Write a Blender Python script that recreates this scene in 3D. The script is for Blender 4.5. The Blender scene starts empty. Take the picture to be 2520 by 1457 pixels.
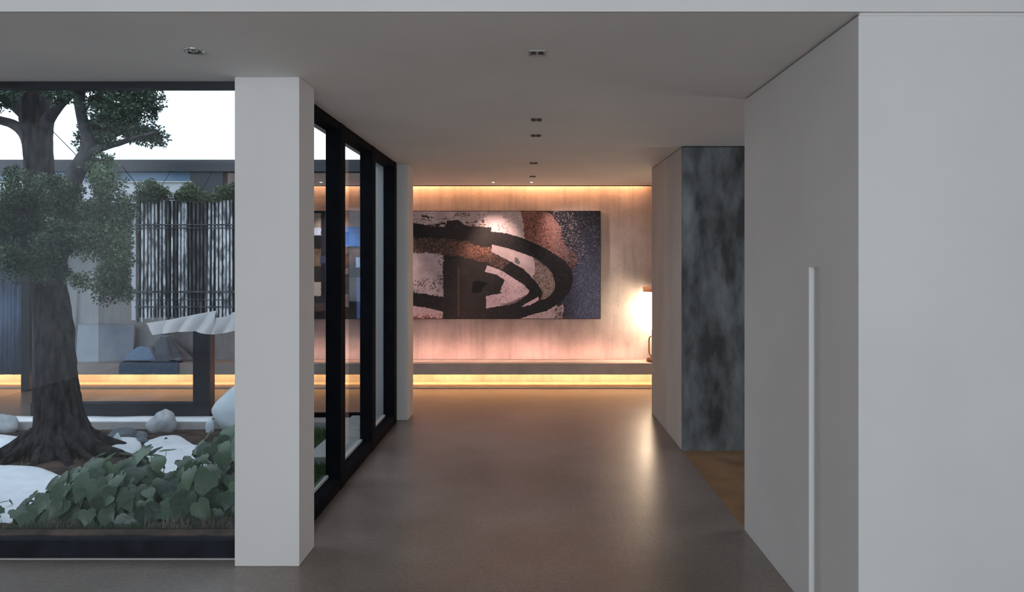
import bpy, bmesh, math, random
import numpy as np
from mathutils import Vector, Matrix, Quaternion, noise as mnoise

random.seed(7)
RNG = np.random.default_rng(11)
sc = bpy.context.scene
COL = sc.collection

# ------------------------------------------------------------------ camera
EYE = 1.6
cam_d = bpy.data.cameras.new('camera')
cam_d.sensor_width = 36.0
cam_d.lens = 1700 / 2520 * 36
cam_d.shift_x = -46 / 2520
cam_d.shift_y = -88.5 / 2520
cam_d.clip_start = 0.05
cam = bpy.data.objects.new('camera', cam_d)
cam.location = (0, 0, EYE)
cam.rotation_euler = (math.pi / 2, 0, 0)
COL.objects.link(cam)
sc.camera = cam

# ------------------------------------------------------------------ view / world
sc.view_settings.view_transform = 'Standard'
sc.view_settings.look = 'None'
sc.view_settings.gamma = 1.0
sc.view_settings.use_curve_mapping = False
sc.view_settings.exposure = 0.15
sc.cycles.use_denoising = True
sc.cycles.max_bounces = 10
sc.cycles.diffuse_bounces = 4
sc.cycles.glossy_bounces = 4
sc.cycles.transparent_max_bounces = 16
sc.cycles.sample_clamp_indirect = 6.0
sc.cycles.caustics_reflective = False
sc.cycles.caustics_refractive = False

SKY = 2.4
w = bpy.data.worlds.new('overcast_sky')
sc.world = w
w.use_nodes = True
wn, wl = w.node_tree.nodes, w.node_tree.links
bg = wn['Background']
tc = wn.new('ShaderNodeTexCoord')
mp = wn.new('ShaderNodeMapping')
mp.inputs['Scale'].default_value = (1.6, 1.6, 5.0)
nz = wn.new('ShaderNodeTexNoise')
nz.inputs['Scale'].default_value = 1.7
nz.inputs['Detail'].default_value = 4
rp = wn.new('ShaderNodeValToRGB')
rp.color_ramp.elements[0].position = 0.36
rp.color_ramp.elements[0].color = (0.40, 0.50, 0.54, 1)
rp.color_ramp.elements[1].position = 0.56
rp.color_ramp.elements[1].color = (0.76, 0.88, 1.0, 1)
wl.new(tc.outputs['Generated'], mp.inputs['Vector'])
wl.new(mp.outputs['Vector'], nz.inputs['Vector'])
wl.new(nz.outputs['Fac'], rp.inputs['Fac'])
wl.new(rp.outputs['Color'], bg.inputs['Color'])
bg.inputs['Strength'].default_value = SKY


def area(name, loc, rot, sx, sy, power, color):
    d = bpy.data.lights.new(name, 'AREA')
    d.shape = 'RECTANGLE'
    d.size, d.size_y = sx, sy
    d.energy = power
    d.color = color
    o = bpy.data.objects.new(name, d)
    o.location = loc
    o.rotation_euler = rot
    COL.objects.link(o)
    return o


H90 = math.pi / 2
# daylight entering through the living room's garden windows behind the camera
area('garden_window_daylight', (-1.6, -4.4, 1.75), (H90, 0, 0), 6.5, 2.5, 128, (0.91, 0.945, 1.0))
WARM = (1.0, 0.42, 0.175)
# ceiling cove and bench strips of the gallery
area('cove_strip_light', (-0.9, 8.945, 2.66), (0, 0, 0), 4.8, 0.05, 34, WARM)
area('bench_strip_light', (-2.2, 8.82, 0.150), (math.radians(68), 0, 0), 11.0, 0.02, 44, (1.0, 0.52, 0.21))
area('bench_upwash_light', (-0.8, 8.79, 0.325), (math.radians(120), 0, 0), 4.4, 0.02, 12, (1.0, 0.46, 0.34))  # unseen source, added for the pink glow on the wall above the bench
area('side_room_window_daylight', (4.4, 4.95, 1.6), (0, math.radians(50), 0), 1.6, 1.2, 30, (0.90, 0.94, 1.0))  # fill added to brighten the side room; no window exists there

# ------------------------------------------------------------------ helpers
CEIL = 2.557
WALLX = 1.27


def P(px, py, Y):
    return Vector(((px - 1306) * Y / 1700, Y, EYE - (py - 640) * Y / 1700))


def px_x(px, Y):
    return (px - 1306) * Y / 1700


def px_z(py, Y):
    return EYE - (py - 640) * Y / 1700


def tag(o, label, cat, group=None, kind=None):
    if label:
        o['label'] = label
    if cat:
        o['category'] = cat
    if group:
        o['group'] = group
    if kind:
        o['kind'] = kind
    return o


def thing(name, label, cat, loc=(0, 0, 0), group=None, kind=None):
    o = bpy.data.objects.new(name, None)
    o.location = loc
    o.empty_display_size = 0.1
    COL.objects.link(o)
    return tag(o, label, cat, group, kind)


def link_mesh(name, me, m=None, parent=None, smooth=False):
    if m is not None:
        me.materials.append(m)
    if smooth:
        me.polygons.foreach_set('use_smooth', [True] * len(me.polygons))
    o = bpy.data.objects.new(name, me)
    COL.objects.link(o)
    if parent is not None:
        o.parent = parent
        o.matrix_parent_inverse = Matrix.Translation(-Vector(parent.location)) if parent.type == 'EMPTY' else Matrix.Identity(4)
    return o


def obj(name, bm, m=None, parent=None, smooth=False):
    me = bpy.data.meshes.new(name)
    bm.normal_update()
    bm.to_mesh(me)
    bm.free()
    return link_mesh(name, me, m, parent, smooth)


def add_box(bm, x0, x1, y0, y1, z0, z1, bev=0.0):
    r = bmesh.ops.create_cube(bm, size=1.0)
    vs = r['verts']
    for v in vs:
        v.co = Vector((x0 + (v.co.x + .5) * (x1 - x0), y0 + (v.co.y + .5) * (y1 - y0), z0 + (v.co.z + .5) * (z1 - z0)))
    if bev > 0:
        es = list({e for v in vs for e in v.link_edges})
        bmesh.ops.bevel(bm, geom=es, offset=bev, segments=2, profile=0.5, affect='EDGES')


def box(name, x0, x1, y0, y1, z0, z1, m, parent=None, bev=0.0):
    bm = bmesh.new()
    add_box(bm, min(x0, x1), max(x0, x1), min(y0, y1), max(y0, y1), min(z0, z1), max(z0, z1), bev)
    return obj(name, bm, m, parent)


def add_prism(bm, prof, z0, z1):
    a = [bm.verts.new((x, y, z0)) for x, y in prof]
    b = [bm.verts.new((x, y, z1)) for x, y in prof]
    n = len(prof)
    bm.faces.new(a[::-1])
    bm.faces.new(b)
    for i in range(n):
        bm.faces.new((a[i], a[(i + 1) % n], b[(i + 1) % n], b[i]))


def add_lathe(bm, prof, seg=32, c=(0, 0, 0), closed=False):
    rings = []
    for r, z in prof:
        rings.append([bm.verts.new((c[0] + r * math.cos(2 * math.pi * k / seg), c[1] + r * math.sin(2 * math.pi * k / seg), c[2] + z)) for k in range(seg)])
    for i in range(len(rings) - 1):
        for k in range(seg):
            bm.faces.new((rings[i][k], rings[i][(k + 1) % seg], rings[i + 1][(k + 1) % seg], rings[i + 1][k]))
    if closed:
        bm.faces.new(rings[0][::-1])
        bm.faces.new(rings[-1])


def catmull(pts, n=8):
    pts = [Vector(p) for p in pts]
    out = []
    for i in range(len(pts) - 1):
        p0 = pts[max(i - 1, 0)]
        p1, p2 = pts[i], pts[i + 1]
        p3 = pts[min(i + 2, len(pts) - 1)]
        for k in range(n):
            t = k / n
            out.append(0.5 * ((2 * p1) + (-p0 + p2) * t + (2 * p0 - 5 * p1 + 4 * p2 - p3) * t * t + (-p0 + 3 * p1 - 3 * p2 + p3) * t ** 3))
    out.append(pts[-1])
    return out


def add_tube(bm, pts, rad, seg=10, wob=0.0, cap=True):
    """tube along pts with radius list (or a number)"""
    n = len(pts)
    if not hasattr(rad, '__len__'):
        rad = [rad] * n
    up = Vector((0, 1, 0.01))
    rings = []
    for i, p in enumerate(pts):
        d = (pts[min(i + 1, n - 1)] - pts[max(i - 1, 0)]).normalized()
        a = d.cross(up)
        if a.length < 1e-4:
            a = d.cross(Vector((1, 0, 0)))
        a.normalize()
        b = d.cross(a).normalized()
        ring = []
        for k in range(seg):
            th = 2 * math.pi * k / seg
            r = rad[i]
            q = p + (a * math.cos(th) + b * math.sin(th)) * r
            if wob:
                q = p + (a * math.cos(th) + b * math.sin(th)) * r * (1 + wob * mnoise.noise(q * 7.0) + .5 * wob * mnoise.noise(q * 19.0))
            ring.append(bm.verts.new(q))
        rings.append(ring)
    for i in range(n - 1):
        for k in range(seg):
            bm.faces.new((rings[i][k], rings[i][(k + 1) % seg], rings[i + 1][(k + 1) % seg], rings[i + 1][k]))
    if cap:
        bm.faces.new(rings[0][::-1])
        bm.faces.new(rings[-1])
    return rings


# ------------------------------------------------------------------ materials
def mat(name, col, rough=0.6, metal=0.0, var=0.0, scale=6.0, stretch=(1, 1, 1), bump=0.0, bscale=None, spec=0.5, col2=None, detail=4.0, coat=0.0, rvar=0.0, lo=0.35, hi=0.65):
    m = bpy.data.materials.new(name)
    m.use_nodes = True
    n, l = m.node_tree.nodes, m.node_tree.links
    b = n['Principled BSDF']
    b.inputs['Roughness'].default_value = rough
    b.inputs['Metallic'].default_value = metal
    b.inputs['Specular IOR Level'].default_value = spec
    b.inputs['Base Color'].default_value = (*col, 1)
    if coat:
        b.inputs['Coat Weight'].default_value = coat
    if var or col2 or bump or rvar:
        g = n.new('ShaderNodeNewGeometry')
        mpn = n.new('ShaderNodeMapping')
        mpn.inputs['Scale'].default_value = stretch
        l.new(g.outputs['Position'], mpn.inputs['Vector'])
        nzn = n.new('ShaderNodeTexNoise')
        nzn.inputs['Scale'].default_value = scale
        nzn.inputs['Detail'].default_value = detail
        l.new(mpn.outputs['Vector'], nzn.inputs['Vector'])
        if var or col2:
            r = n.new('ShaderNodeValToRGB')
            r.color_ramp.elements[0].position = lo
            r.color_ramp.elements[1].position = hi
            if col2:
                c0, c1 = col, col2
            else:
                c0 = tuple(c * (1 - var) for c in col)
                c1 = tuple(min(1, c * (1 + var)) for c in col)
            r.color_ramp.elements[0].color = (*c0, 1)
            r.color_ramp.elements[1].color = (*c1, 1)
            l.new(nzn.outputs['Fac'], r.inputs['Fac'])
            l.new(r.outputs['Color'], b.inputs['Base Color'])
        if rvar:
            mr = n.new('ShaderNodeMapRange')
            mr.inputs['To Min'].default_value = max(0.02, rough - rvar)
            mr.inputs['To Max'].default_value = rough + rvar
            mr.inputs['From Min'].default_value = 0.3
            mr.inputs['From Max'].default_value = 0.7
            l.new(nzn.outputs['Fac'], mr.inputs['Value'])
            l.new(mr.outputs['Result'], b.inputs['Roughness'])
        if bump:
            bn = n.new('ShaderNodeBump')
            bn.inputs['Strength'].default_value = bump
            bn.inputs['Distance'].default_value = 0.01
            n2 = n.new('ShaderNodeTexNoise')
            n2.inputs['Scale'].default_value = bscale or scale * 4
            n2.inputs['Detail'].default_value = 5
            l.new(mpn.outputs['Vector'], n2.inputs['Vector'])
            l.new(n2.outputs['Fac'], bn.inputs['Height'])
            l.new(bn.outputs['Normal'], b.inputs['Normal'])
    return m


def emit_mat(name, col, strength):
    m = bpy.data.materials.new(name)
    m.use_nodes = True
    b = m.node_tree.nodes['Principled BSDF']
    b.inputs['Base Color'].default_value = (*col, 1)
    b.inputs['Emission Color'].default_value = (*col, 1)
    b.inputs['Emission Strength'].default_value = strength
    return m


def glass_mat(name, f0=0.04, tint=(0.95, 0.97, 0.98)):
    """thin pane: clear transmission plus mirror reflection that grows towards grazing angles"""
    m = bpy.data.materials.new(name)
    m.use_nodes = True
    n, l = m.node_tree.nodes, m.node_tree.links
    n.remove(n['Principled BSDF'])
    t = n.new('ShaderNodeBsdfTransparent')
    t.inputs['Color'].default_value = (*tint, 1)
    g = n.new('ShaderNodeBsdfGlossy')
    g.inputs['Roughness'].default_value = 0.0
    g.inputs['Color'].default_value = (0.86, 0.93, 1.0, 1)
    ge = n.new('ShaderNodeNewGeometry')
    dt = n.new('ShaderNodeVectorMath'); dt.operation = 'DOT_PRODUCT'
    l.new(ge.outputs['Incoming'], dt.inputs[0]); l.new(ge.outputs['Normal'], dt.inputs[1])
    ab = n.new('ShaderNodeMath'); ab.operation = 'ABSOLUTE'; l.new(dt.outputs['Value'], ab.inputs[0])
    om = n.new('ShaderNodeMath'); om.operation = 'SUBTRACT'; om.inputs[0].default_value = 1.0; l.new(ab.outputs[0], om.inputs[1])
    p5 = n.new('ShaderNodeMath'); p5.operation = 'POWER'; p5.inputs[1].default_value = 5; l.new(om.outputs[0], p5.inputs[0])
    ma = n.new('ShaderNodeMath'); ma.operation = 'MULTIPLY_ADD'; ma.use_clamp = True
    ma.inputs[1].default_value = 1 - f0; ma.inputs[2].default_value = f0
    l.new(p5.outputs[0], ma.inputs[0])
    mx = n.new('ShaderNodeMixShader')
    l.new(ma.outputs[0], mx.inputs['Fac'])
    l.new(t.outputs[0], mx.inputs[1])
    l.new(g.outputs[0], mx.inputs[2])
    l.new(mx.outputs[0], n['Material Output'].inputs['Surface'])
    return m


M = {}
M['white'] = mat('white_plaster', (0.72, 0.70, 0.685), 0.75, var=0.03, scale=1.5, bump=0.04, bscale=60)
M['white2'] = mat('off_white_plaster', (0.68, 0.665, 0.65), 0.75, var=0.03, scale=1.5, bump=0.04, bscale=60)
M['ceil'] = mat('ceiling_paint', (0.84, 0.825, 0.80), 0.8, var=0.03, scale=1.2, bump=0.03, bscale=40)
M['dark'] = mat('black_steel', (0.006, 0.007, 0.010), 0.75, spec=.05, var=0.2, scale=9)
M['dark_gap'] = mat('shadow_gap', (0.01, 0.01, 0.01), 0.9)
M['navy_steel'] = mat('blue_black_steel', (0.016, 0.018, 0.026), 0.38, var=0.25, scale=5)
M['navy_rail'] = mat('blue_black_rail', (0.014, 0.016, 0.023), 0.75, var=0.3, scale=9, spec=.2)
M['fascia'] = mat('roof_fascia_metal', (0.05, 0.05, 0.062), 0.55, var=0.2, scale=3)
M['lintel'] = mat('pale_render', (0.60, 0.61, 0.64), 0.8, var=0.05, scale=3)
M['kerb'] = mat('kerb_concrete', (0.46, 0.45, 0.44), 0.7, var=0.08, scale=8)
M['glass'] = glass_mat('front_glass', 0.045, (0.95, 0.97, 0.99))
M['glass_side'] = glass_mat('corridor_glass', 0.02)
M['glass_back'] = glass_mat('gallery_glass', 0.03)
M['clere'] = mat('clerestory_blue_glass', (0.16, 0.26, 0.38), 0.12, spec=0.6)
M['bronze'] = mat('bronze', (0.20, 0.085, 0.035), 0.35, metal=0.85, var=0.2, scale=20)
M['brown_floor'] = mat('brown_wood_floor', (0.25, 0.150, 0.080), 0.55, var=0.3, scale=3, stretch=(1, 1, 1), bump=0.05)
M['bench'] = mat('bench_concrete', (0.46, 0.39, 0.35), 0.65, var=0.10, scale=5, bump=0.08, bscale=50)
M['plinth'] = mat('plinth_plaster', (0.5, 0.44, 0.38), 0.7, var=0.08, scale=8)
M['plaster_side'] = mat('rough_plaster', (0.56, 0.53, 0.50), 0.8, var=0.08, scale=3, stretch=(1, 1, .35), bump=0.15, bscale=30)
M['stone'] = mat('dark_stone', (0.035, 0.039, 0.043), 0.55, col2=(0.25, 0.28, 0.30), scale=7, stretch=(1.1, 1, .45), bump=0.8, bscale=24, detail=12, lo=0.36, hi=0.78)
M['led'] = emit_mat('led_strip', (1.0, 0.66, 0.32), 3.0)
M['chrome'] = mat('polished_reflector', (0.8, 0.8, 0.78), 0.12, metal=1.0)
M['black'] = mat('black_plastic', (0.01, 0.01, 0.01), 0.4)
M['trim_white'] = mat('white_downlight_trim', (0.55, 0.55, 0.54), 0.5)
M['trim_grey'] = mat('grey_downlight_trim', (0.36, 0.36, 0.35), 0.5)
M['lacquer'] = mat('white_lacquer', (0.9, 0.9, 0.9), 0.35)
M['lamp_on'] = emit_mat('lit_lens', (1.0, 0.9, 0.75), 12.0)


def floor_mat():
    m = bpy.data.materials.new('polished_concrete')
    m.use_nodes = True
    n, l = m.node_tree.nodes, m.node_tree.links
    b = n['Principled BSDF']
    g = n.new('ShaderNodeNewGeometry')
    n1 = n.new('ShaderNodeTexNoise')
    n1.inputs['Scale'].default_value = 1.1
    n1.inputs['Detail'].default_value = 5
    n1.inputs['Roughness'].default_value = 0.62
    n2 = n.new('ShaderNodeTexNoise')
    n2.inputs['Scale'].default_value = 45
    n2.inputs['Detail'].default_value = 4
    l.new(g.outputs['Position'], n1.inputs['Vector'])
    l.new(g.outputs['Position'], n2.inputs['Vector'])
    r = n.new('ShaderNodeValToRGB')
    r.color_ramp.elements[0].position = 0.32
    r.color_ramp.elements[0].color = (0.185, 0.154, 0.136, 1)
    r.color_ramp.elements[1].position = 0.70
    r.color_ramp.elements[1].color = (0.290, 0.250, 0.224, 1)
    l.new(n1.outputs['Fac'], r.inputs['Fac'])
    r2 = n.new('ShaderNodeValToRGB')
    r2.color_ramp.elements[0].position = 0.35
    r2.color_ramp.elements[0].color = (0.86, 0.86, 0.86, 1)
    r2.color_ramp.elements[1].position = 0.65
    r2.color_ramp.elements[1].color = (1.1, 1.1, 1.1, 1)
    l.new(n2.outputs['Fac'], r2.inputs['Fac'])
    mx = n.new('ShaderNodeMixRGB')
    mx.blend_type = 'MULTIPLY'
    mx.inputs['Fac'].default_value = 1
    l.new(r.outputs['Color'], mx.inputs['Color1'])
    l.new(r2.outputs['Color'], mx.inputs['Color2'])
    l.new(mx.outputs['Color'], b.inputs['Base Color'])
    mr = n.new('ShaderNodeMapRange')
    mr.inputs['From Min'].default_value = 0.3
    mr.inputs['From Max'].default_value = 0.7
    mr.inputs['To Min'].default_value = 0.285
    mr.inputs['To Max'].default_value = 0.33
    l.new(n1.outputs['Fac'], mr.inputs['Value'])
    l.new(mr.outputs['Result'], b.inputs['Roughness'])
    b.inputs['Specular IOR Level'].default_value = 0.55
    bn = n.new('ShaderNodeBump')
    bn.inputs['Strength'].default_value = 0.015
    bn.inputs['Distance'].default_value = 0.01
    l.new(n2.outputs['Fac'], bn.inputs['Height'])
    l.new(bn.outputs['Normal'], b.inputs['Normal'])
    return m


def back_wall_mat():
    m = bpy.data.materials.new('streaked_concrete_plaster')
    m.use_nodes = True
    n, l = m.node_tree.nodes, m.node_tree.links
    b = n['Principled BSDF']
    b.inputs['Roughness'].default_value = 0.75
    g = n.new('ShaderNodeNewGeometry')

    def nse(scale, st, det=6):
        mp_ = n.new('ShaderNodeMapping')
        mp_.inputs['Scale'].default_value = st
        l.new(g.outputs['Position'], mp_.inputs['Vector'])
        x = n.new('ShaderNodeTexNoise')
        x.inputs['Scale'].default_value = scale
        x.inputs['Detail'].default_value = det
        l.new(mp_.outputs['Vector'], x.inputs['Vector'])
        return x
    a = nse(7.0, (2.4, 1, 0.16), 9)
    c = nse(2.6, (1, 1, .8), 9)
    d = nse(60, (1, 1, .6), 3)

    def ramp(x, p0, c0, p1, c1):
        r = n.new('ShaderNodeValToRGB')
        r.color_ramp.elements[0].position = p0
        r.color_ramp.elements[0].color = (*c0, 1)
        r.color_ramp.elements[1].position = p1
        r.color_ramp.elements[1].color = (*c1, 1)
        l.new(x.outputs['Fac'], r.inputs['Fac'])
        return r
    ra = ramp(a, .30, (.70, .70, .71), .52, (1, 1, 1))
    rc = ramp(c, .34, (.31, .285, .27), .66, (.50, .45, .425))
    rd = ramp(d, .30, (.88, .88, .88), .6, (1, 1, 1))
    m1 = n.new('ShaderNodeMixRGB')
    m1.blend_type = 'MULTIPLY'
    m1.inputs['Fac'].default_value = 0.55
    l.new(rc.outputs['Color'], m1.inputs['Color1'])
    l.new(ra.outputs['Color'], m1.inputs['Color2'])
    m2 = n.new('ShaderNodeMixRGB')
    m2.blend_type = 'MULTIPLY'
    m2.inputs['Fac'].default_value = 1
    l.new(m1.outputs['Color'], m2.inputs['Color1'])
    l.new(rd.outputs['Color'], m2.inputs['Color2'])
    l.new(m2.outputs['Color'], b.inputs['Base Color'])
    bn = n.new('ShaderNodeBump')
    bn.inputs['Strength'].default_value = 0.25
    bn.inputs['Distance'].default_value = 0.008
    l.new(d.outputs['Fac'], bn.inputs['Height'])
    l.new(bn.outputs['Normal'], b.inputs['Normal'])
    return m


M['floor'] = floor_mat()
M['back'] = back_wall_mat()


def struct(o, label, cat):
    return tag(o, label, cat, kind='structure')


# ------------------------------------------------------------------ room shell
XL = -6.2          # left wall of the living room
XR = 4.6
YB = -4.6
bm = bmesh.new()
add_prism(bm, [(XL, YB), (XR, YB), (XR, 4.103), (WALLX, 4.103), (WALLX, 5.8), (XR, 5.8), (XR, 9.2), (-8.2, 9.2), (-8.2, 6.8), (-1.42, 6.8), (-1.42, 3.72), (XL, 3.72)], -0.12, 0.0)
struct(obj('floor', bm, M['floor']), 'polished grey brown concrete floor running down the corridor', 'floor')
struct(box('floor_side_room', WALLX + .001, XR, 4.103, 5.8, -0.12, 0.0, M['brown_floor']), 'brown floor of the side opening before the dark stone wall', 'floor')

# low ceiling: front strip, corridor, side room and gallery
bm = bmesh.new()
add_prism(bm, [(XL, 2.676), (XR, 2.676), (XR, 8.89), (-8.2, 8.89), (-8.2, 7.0), (-1.56, 7.0), (-1.56, 3.84), (XL, 3.84)], CEIL, CEIL + 0.04)
struct(obj('ceiling', bm, M['ceil']), 'smooth grey lowered ceiling over the corridor with recessed downlights', 'ceiling')
struct(box('ceiling_living_room', XL, XR, YB, 2.66, 3.25, 3.33, M['white']), 'high white ceiling of the living room in front of the corridor', 'ceiling')
struct(box('trim_1', XL, XR, 2.66, 2.676, CEIL, 3.3, M['white2']), 'white fascia band above the front edge of the lowered ceiling', 'fascia')
# cove slot above the gallery back wall
struct(box('trim_2', -8.2, XR, 8.872, 8.89, CEIL - 0.008, CEIL + 0.0, M['dark_gap']), 'thin dark metal edge of the glowing ceiling slot', 'trim')
struct(box('ceiling_cove', -8.2, XR, 8.89, 9.2, 2.70, 2.76, M['ceil']), 'cove lid above the glowing slot at the back wall', 'ceiling')
struct(box('trim_3', -8.2, XR, 8.87, 8.89, CEIL + .04, 2.76, M['ceil']), 'upright side of the cove slot', 'trim')
struct(box('wall_back', -8.2, XR, 9.0, 9.2, 0.0, 2.70, M['back']), 'streaked concrete plaster wall at the far end behind the painting', 'wall')
struct(box('wall_left', XL - .2, XL, YB, 3.84, 0, 3.33, M['white']), 'white left wall of the living room', 'wall')
struct(box('wall_right_end', XR, XR + .2, YB, 9.2, 0, 3.33, M['white']), 'white end wall on the right', 'wall')
struct(box('wall_gallery_left', -8.4, -8.2, 6.8, 9.2, -.2, 2.76, M['white']), 'white end wall of the gallery beyond the courtyard', 'wall')
# wall behind the camera, glazed
bm = bmesh.new()
add_box(bm, XL, XR, YB - .2, YB, 0, 0.45)
add_box(bm, XL, XR, YB - .2, YB, 3.0, 3.33)
add_box(bm, XL, -4.1, YB - .2, YB, 0.45, 3.0)
add_box(bm, 4.5, XR, YB - .2, YB, 0.45, 3.0)
struct(obj('wall_behind', bm, M['white']), 'white wall of the living room around the garden windows', 'wall')

# right wall block with a scooped finger pull groove
G0, G1, GD = 3.156, 3.02, 0.024
bm = bmesh.new()
arc = []
for k in range(9):
    t = k / 8
    arc.append((WALLX + GD * (t ** 1.6), G1 + (G0 - G1) * t))
prof = [(XR, 2.676), (XR, 4.103), (WALLX, 4.103), (WALLX, G0)] + [(x, y) for x, y in reversed(arc)] + [(WALLX, 2.676)]
add_prism(bm, prof, 0.0, 1.568)
add_prism(bm, [(XR, 2.676), (XR, 4.103), (WALLX, 4.103), (WALLX, 2.676)], 1.568, CEIL - 0.010)
wr = struct(obj('wall_right', bm, M['white2']), 'white wall block on the right with a tall vertical finger groove', 'wall')
o = box('groove_strip', WALLX + .0005, WALLX + GD, G0 - .004, G0 + .002, 0.0, 1.568, M['lacquer'], wr)  # whiter than the wall: paints in the light falling on this face
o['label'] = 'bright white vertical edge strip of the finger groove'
struct(box('trim_4', WALLX + .02, XR, 2.69, 4.09, CEIL - .010, CEIL, M['dark_gap']), 'dark shadow gap along the top of the right wall', 'trim')

struct(box('trim_9', WALLX + .004, XR, 2.676, 2.69, CEIL - .0105, CEIL + .001, M['white2']), 'white filler closing the top of the front wall face', 'trim')
# far right block: plaster side, dark stone front
struct(box('wall_stone_side', WALLX, XR, 5.822, 7.25, 0, CEIL - .008, M['plaster_side'], bev=.002), 'pale plaster side of the block along the corridor', 'wall')
stone = struct(box('wall_stone_front', WALLX + .001, XR, 5.8, 5.822, 0, CEIL - .008, M['stone']), 'dark grey stone cladding facing the side opening', 'wall')
struct(box('trim_5', WALLX + .015, XR, 5.81, 7.24, CEIL - .008, CEIL, M['dark_gap']), 'dark shadow gap over the stone block', 'trim')

# columns
struct(box('column', px_x(577, 3.607), px_x(736.5, 3.607), 3.607, 3.858, 0, CEIL, M['white'], bev=.004), 'white square column between the courtyard window and the corridor', 'column')
struct(box('column', -1.655, -1.225, 6.90, 7.2, 0, CEIL, M['white'], bev=.004), 'white column at the far end of the corridor glazing', 'column')

# ------------------------------------------------------------------ window 1: courtyard window facing the camera
CX0 = px_x(577, 3.607)
w1 = thing('window_1', 'large fixed courtyard window with dark frame left of the white column', 'window', (-3.8, 3.70, 0), kind='structure')
box('top_rail', XL, CX0 + .02, 3.70, 3.76, 2.521, CEIL, M['navy_steel'], w1, .002)
box('bottom_rail', XL, CX0 + .02, 3.70, 3.76, 0.004, 0.098, M['navy_rail'], w1, .004)
box('glass_pane', XL, CX0 + .02, 3.728, 3.734, 0.098, 2.521, M['glass'], w1)
struct(box('baseboard_left', XL, CX0, 3.690, 3.70, 0, 0.0045, M['trim_white']), 'thin white trim strip under the courtyard window', 'trim')
# sill upstand that holds the soil back
struct(box('trim_6', XL, -1.42, 3.762, 3.85, -.25, 0.101, M['dark']), 'dark soil covered edge between the window and the planting bed', 'trim')

# ------------------------------------------------------------------ window 2: glazing along the corridor
w2 = thing('window_2', 'black framed glazing along the left side of the corridor', 'window', (-1.32, 5.3, 0), kind='structure')
FX = -1.32
box('top_rail', FX - .11, FX - .004, 3.858, 6.795, 2.503, CEIL, M['dark'], w2, .002)
box('bottom_rail', FX - .11, FX - .004, 3.858, 6.795, 0.0, 0.085, M['dark'], w2, .002)
for y0 in (4.80, 5.765, 6.68):
    box('mullion', FX - .105, FX, y0, y0 + .12, 0.0, CEIL, M['dark'], w2, .002)
box('end_closer', FX - .10, FX - .04, 6.80, 6.90, 0.0, CEIL, M['dark'], w2)
for y0, y1 in ((3.858, 4.80), (4.92, 5.765), (5.885, 6.68)):
    box('glass_pane', FX - .105, FX - .099, y0, y1, 0.085, 2.503, M['glass_side'], w2)
    box('glazing_bead', FX - .099, FX - .085, y0, y1, 0.085, 0.105, M['trim_white'], w2)

# ------------------------------------------------------------------ window 3: gallery front across the courtyard
w3 = thing('window_3', 'glazed front of the gallery across the courtyard', 'window', (-4, 7.0, 0), kind='structure')
PX0, PX1 = px_x(470, 7.0), px_x(550, 7.0)
struct(box('trim_7', -8.2, -1.60, 6.96, 7.1, px_z(423, 7.0), 2.612, M['fascia']), 'dark metal roof edge of the gallery across the courtyard', 'fascia')
struct(box('roof', -8.2, -1.60, 8.85, 9.2, 2.76, 2.79, M['fascia']), 'flat dark roof of the gallery', 'roof')
box('clerestory_pane', -8.2, PX0, 7.02, 7.03, px_z(448, 7), px_z(423, 7), M['clere'], w3)
struct(box('beam', -8.2, PX0, 6.985, 7.1, px_z(500, 7.0), px_z(449, 7.0), M['lintel']), 'pale lintel under the clerestory strip of the gallery', 'lintel')
struct(box('trim_8', -8.2, PX0 + .02, 6.97, 7.0, px_z(449.5, 7), px_z(446.5, 7), M['trim_white']), 'thin white sill of the clerestory strip', 'sill')
box('pier_head', PX0, PX1, 6.98, 7.1, px_z(560, 7), px_z(422, 7), M['fascia'], w3)
box('post', px_x(478, 7), px_x(520, 7), 6.97, 7.08, 0.0, px_z(500, 7), M['navy_steel'], w3, .003)
box('bottom_rail', px_x(80, 7), px_x(478, 7), 6.97, 7.07, 0.0, px_z(991, 7), M['navy_steel'], w3, .003)
box('bottom_rail', px_x(520, 7), -1.70, 7.02, 7.07, 0.0, px_z(1018, 7), M['dark'], w3, .002)
box('glass_pane', px_x(80, 7), px_x(478, 7), 7.03, 7.036, px_z(991, 7), px_z(500, 7), M['glass_back'], w3)
box('glass_pane', px_x(520, 7), -1.70, 7.03, 7.036, px_z(1018, 7), px_z(423, 7), M['glass_back'], w3)
box('frame_stile', px_x(80, 7), px_x(92, 7), 6.99, 7.05, 0.0, px_z(500, 7), M['navy_steel'], w3, .002)
struct(box('kerb', -8.2, -1.72, 6.78, 6.97, -.25, 0.012, M['kerb'], bev=.006), 'pale concrete kerb along the foot of the gallery glazing', 'kerb')
struct(box('wall_courtyard_left', -8.4, -8.2, 3.84, 6.8, -.3, 2.3, M['lintel']), 'pale courtyard wall on the far left', 'wall')

# ------------------------------------------------------------------ bench with strip light
bench = thing('bench', 'long grey brown ledge bench along the back wall with warm strip light below', 'bench', (-2, 8.8, 0))
box('slab', -8.2, XR, 8.65, 8.996, 0.165, 0.3076, M['bench'], bench, .003)
box('led_strip', -7.8, 3.4, 8.955, 8.985, 0.1595, 0.1645, M['led'], bench)
box('light_profile', -3.0, 1.4, 8.775, 8.789, 0.3070, 0.3095, M['bench'], bench)  # plain bar added under the upwash, does not glow
struct(box('baseboard_back', -8.2, XR, 8.60, 8.996, 0.0, 0.013, M['plinth'], bev=.003), 'low pale plinth under the ledge bench', 'baseboard')

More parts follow.
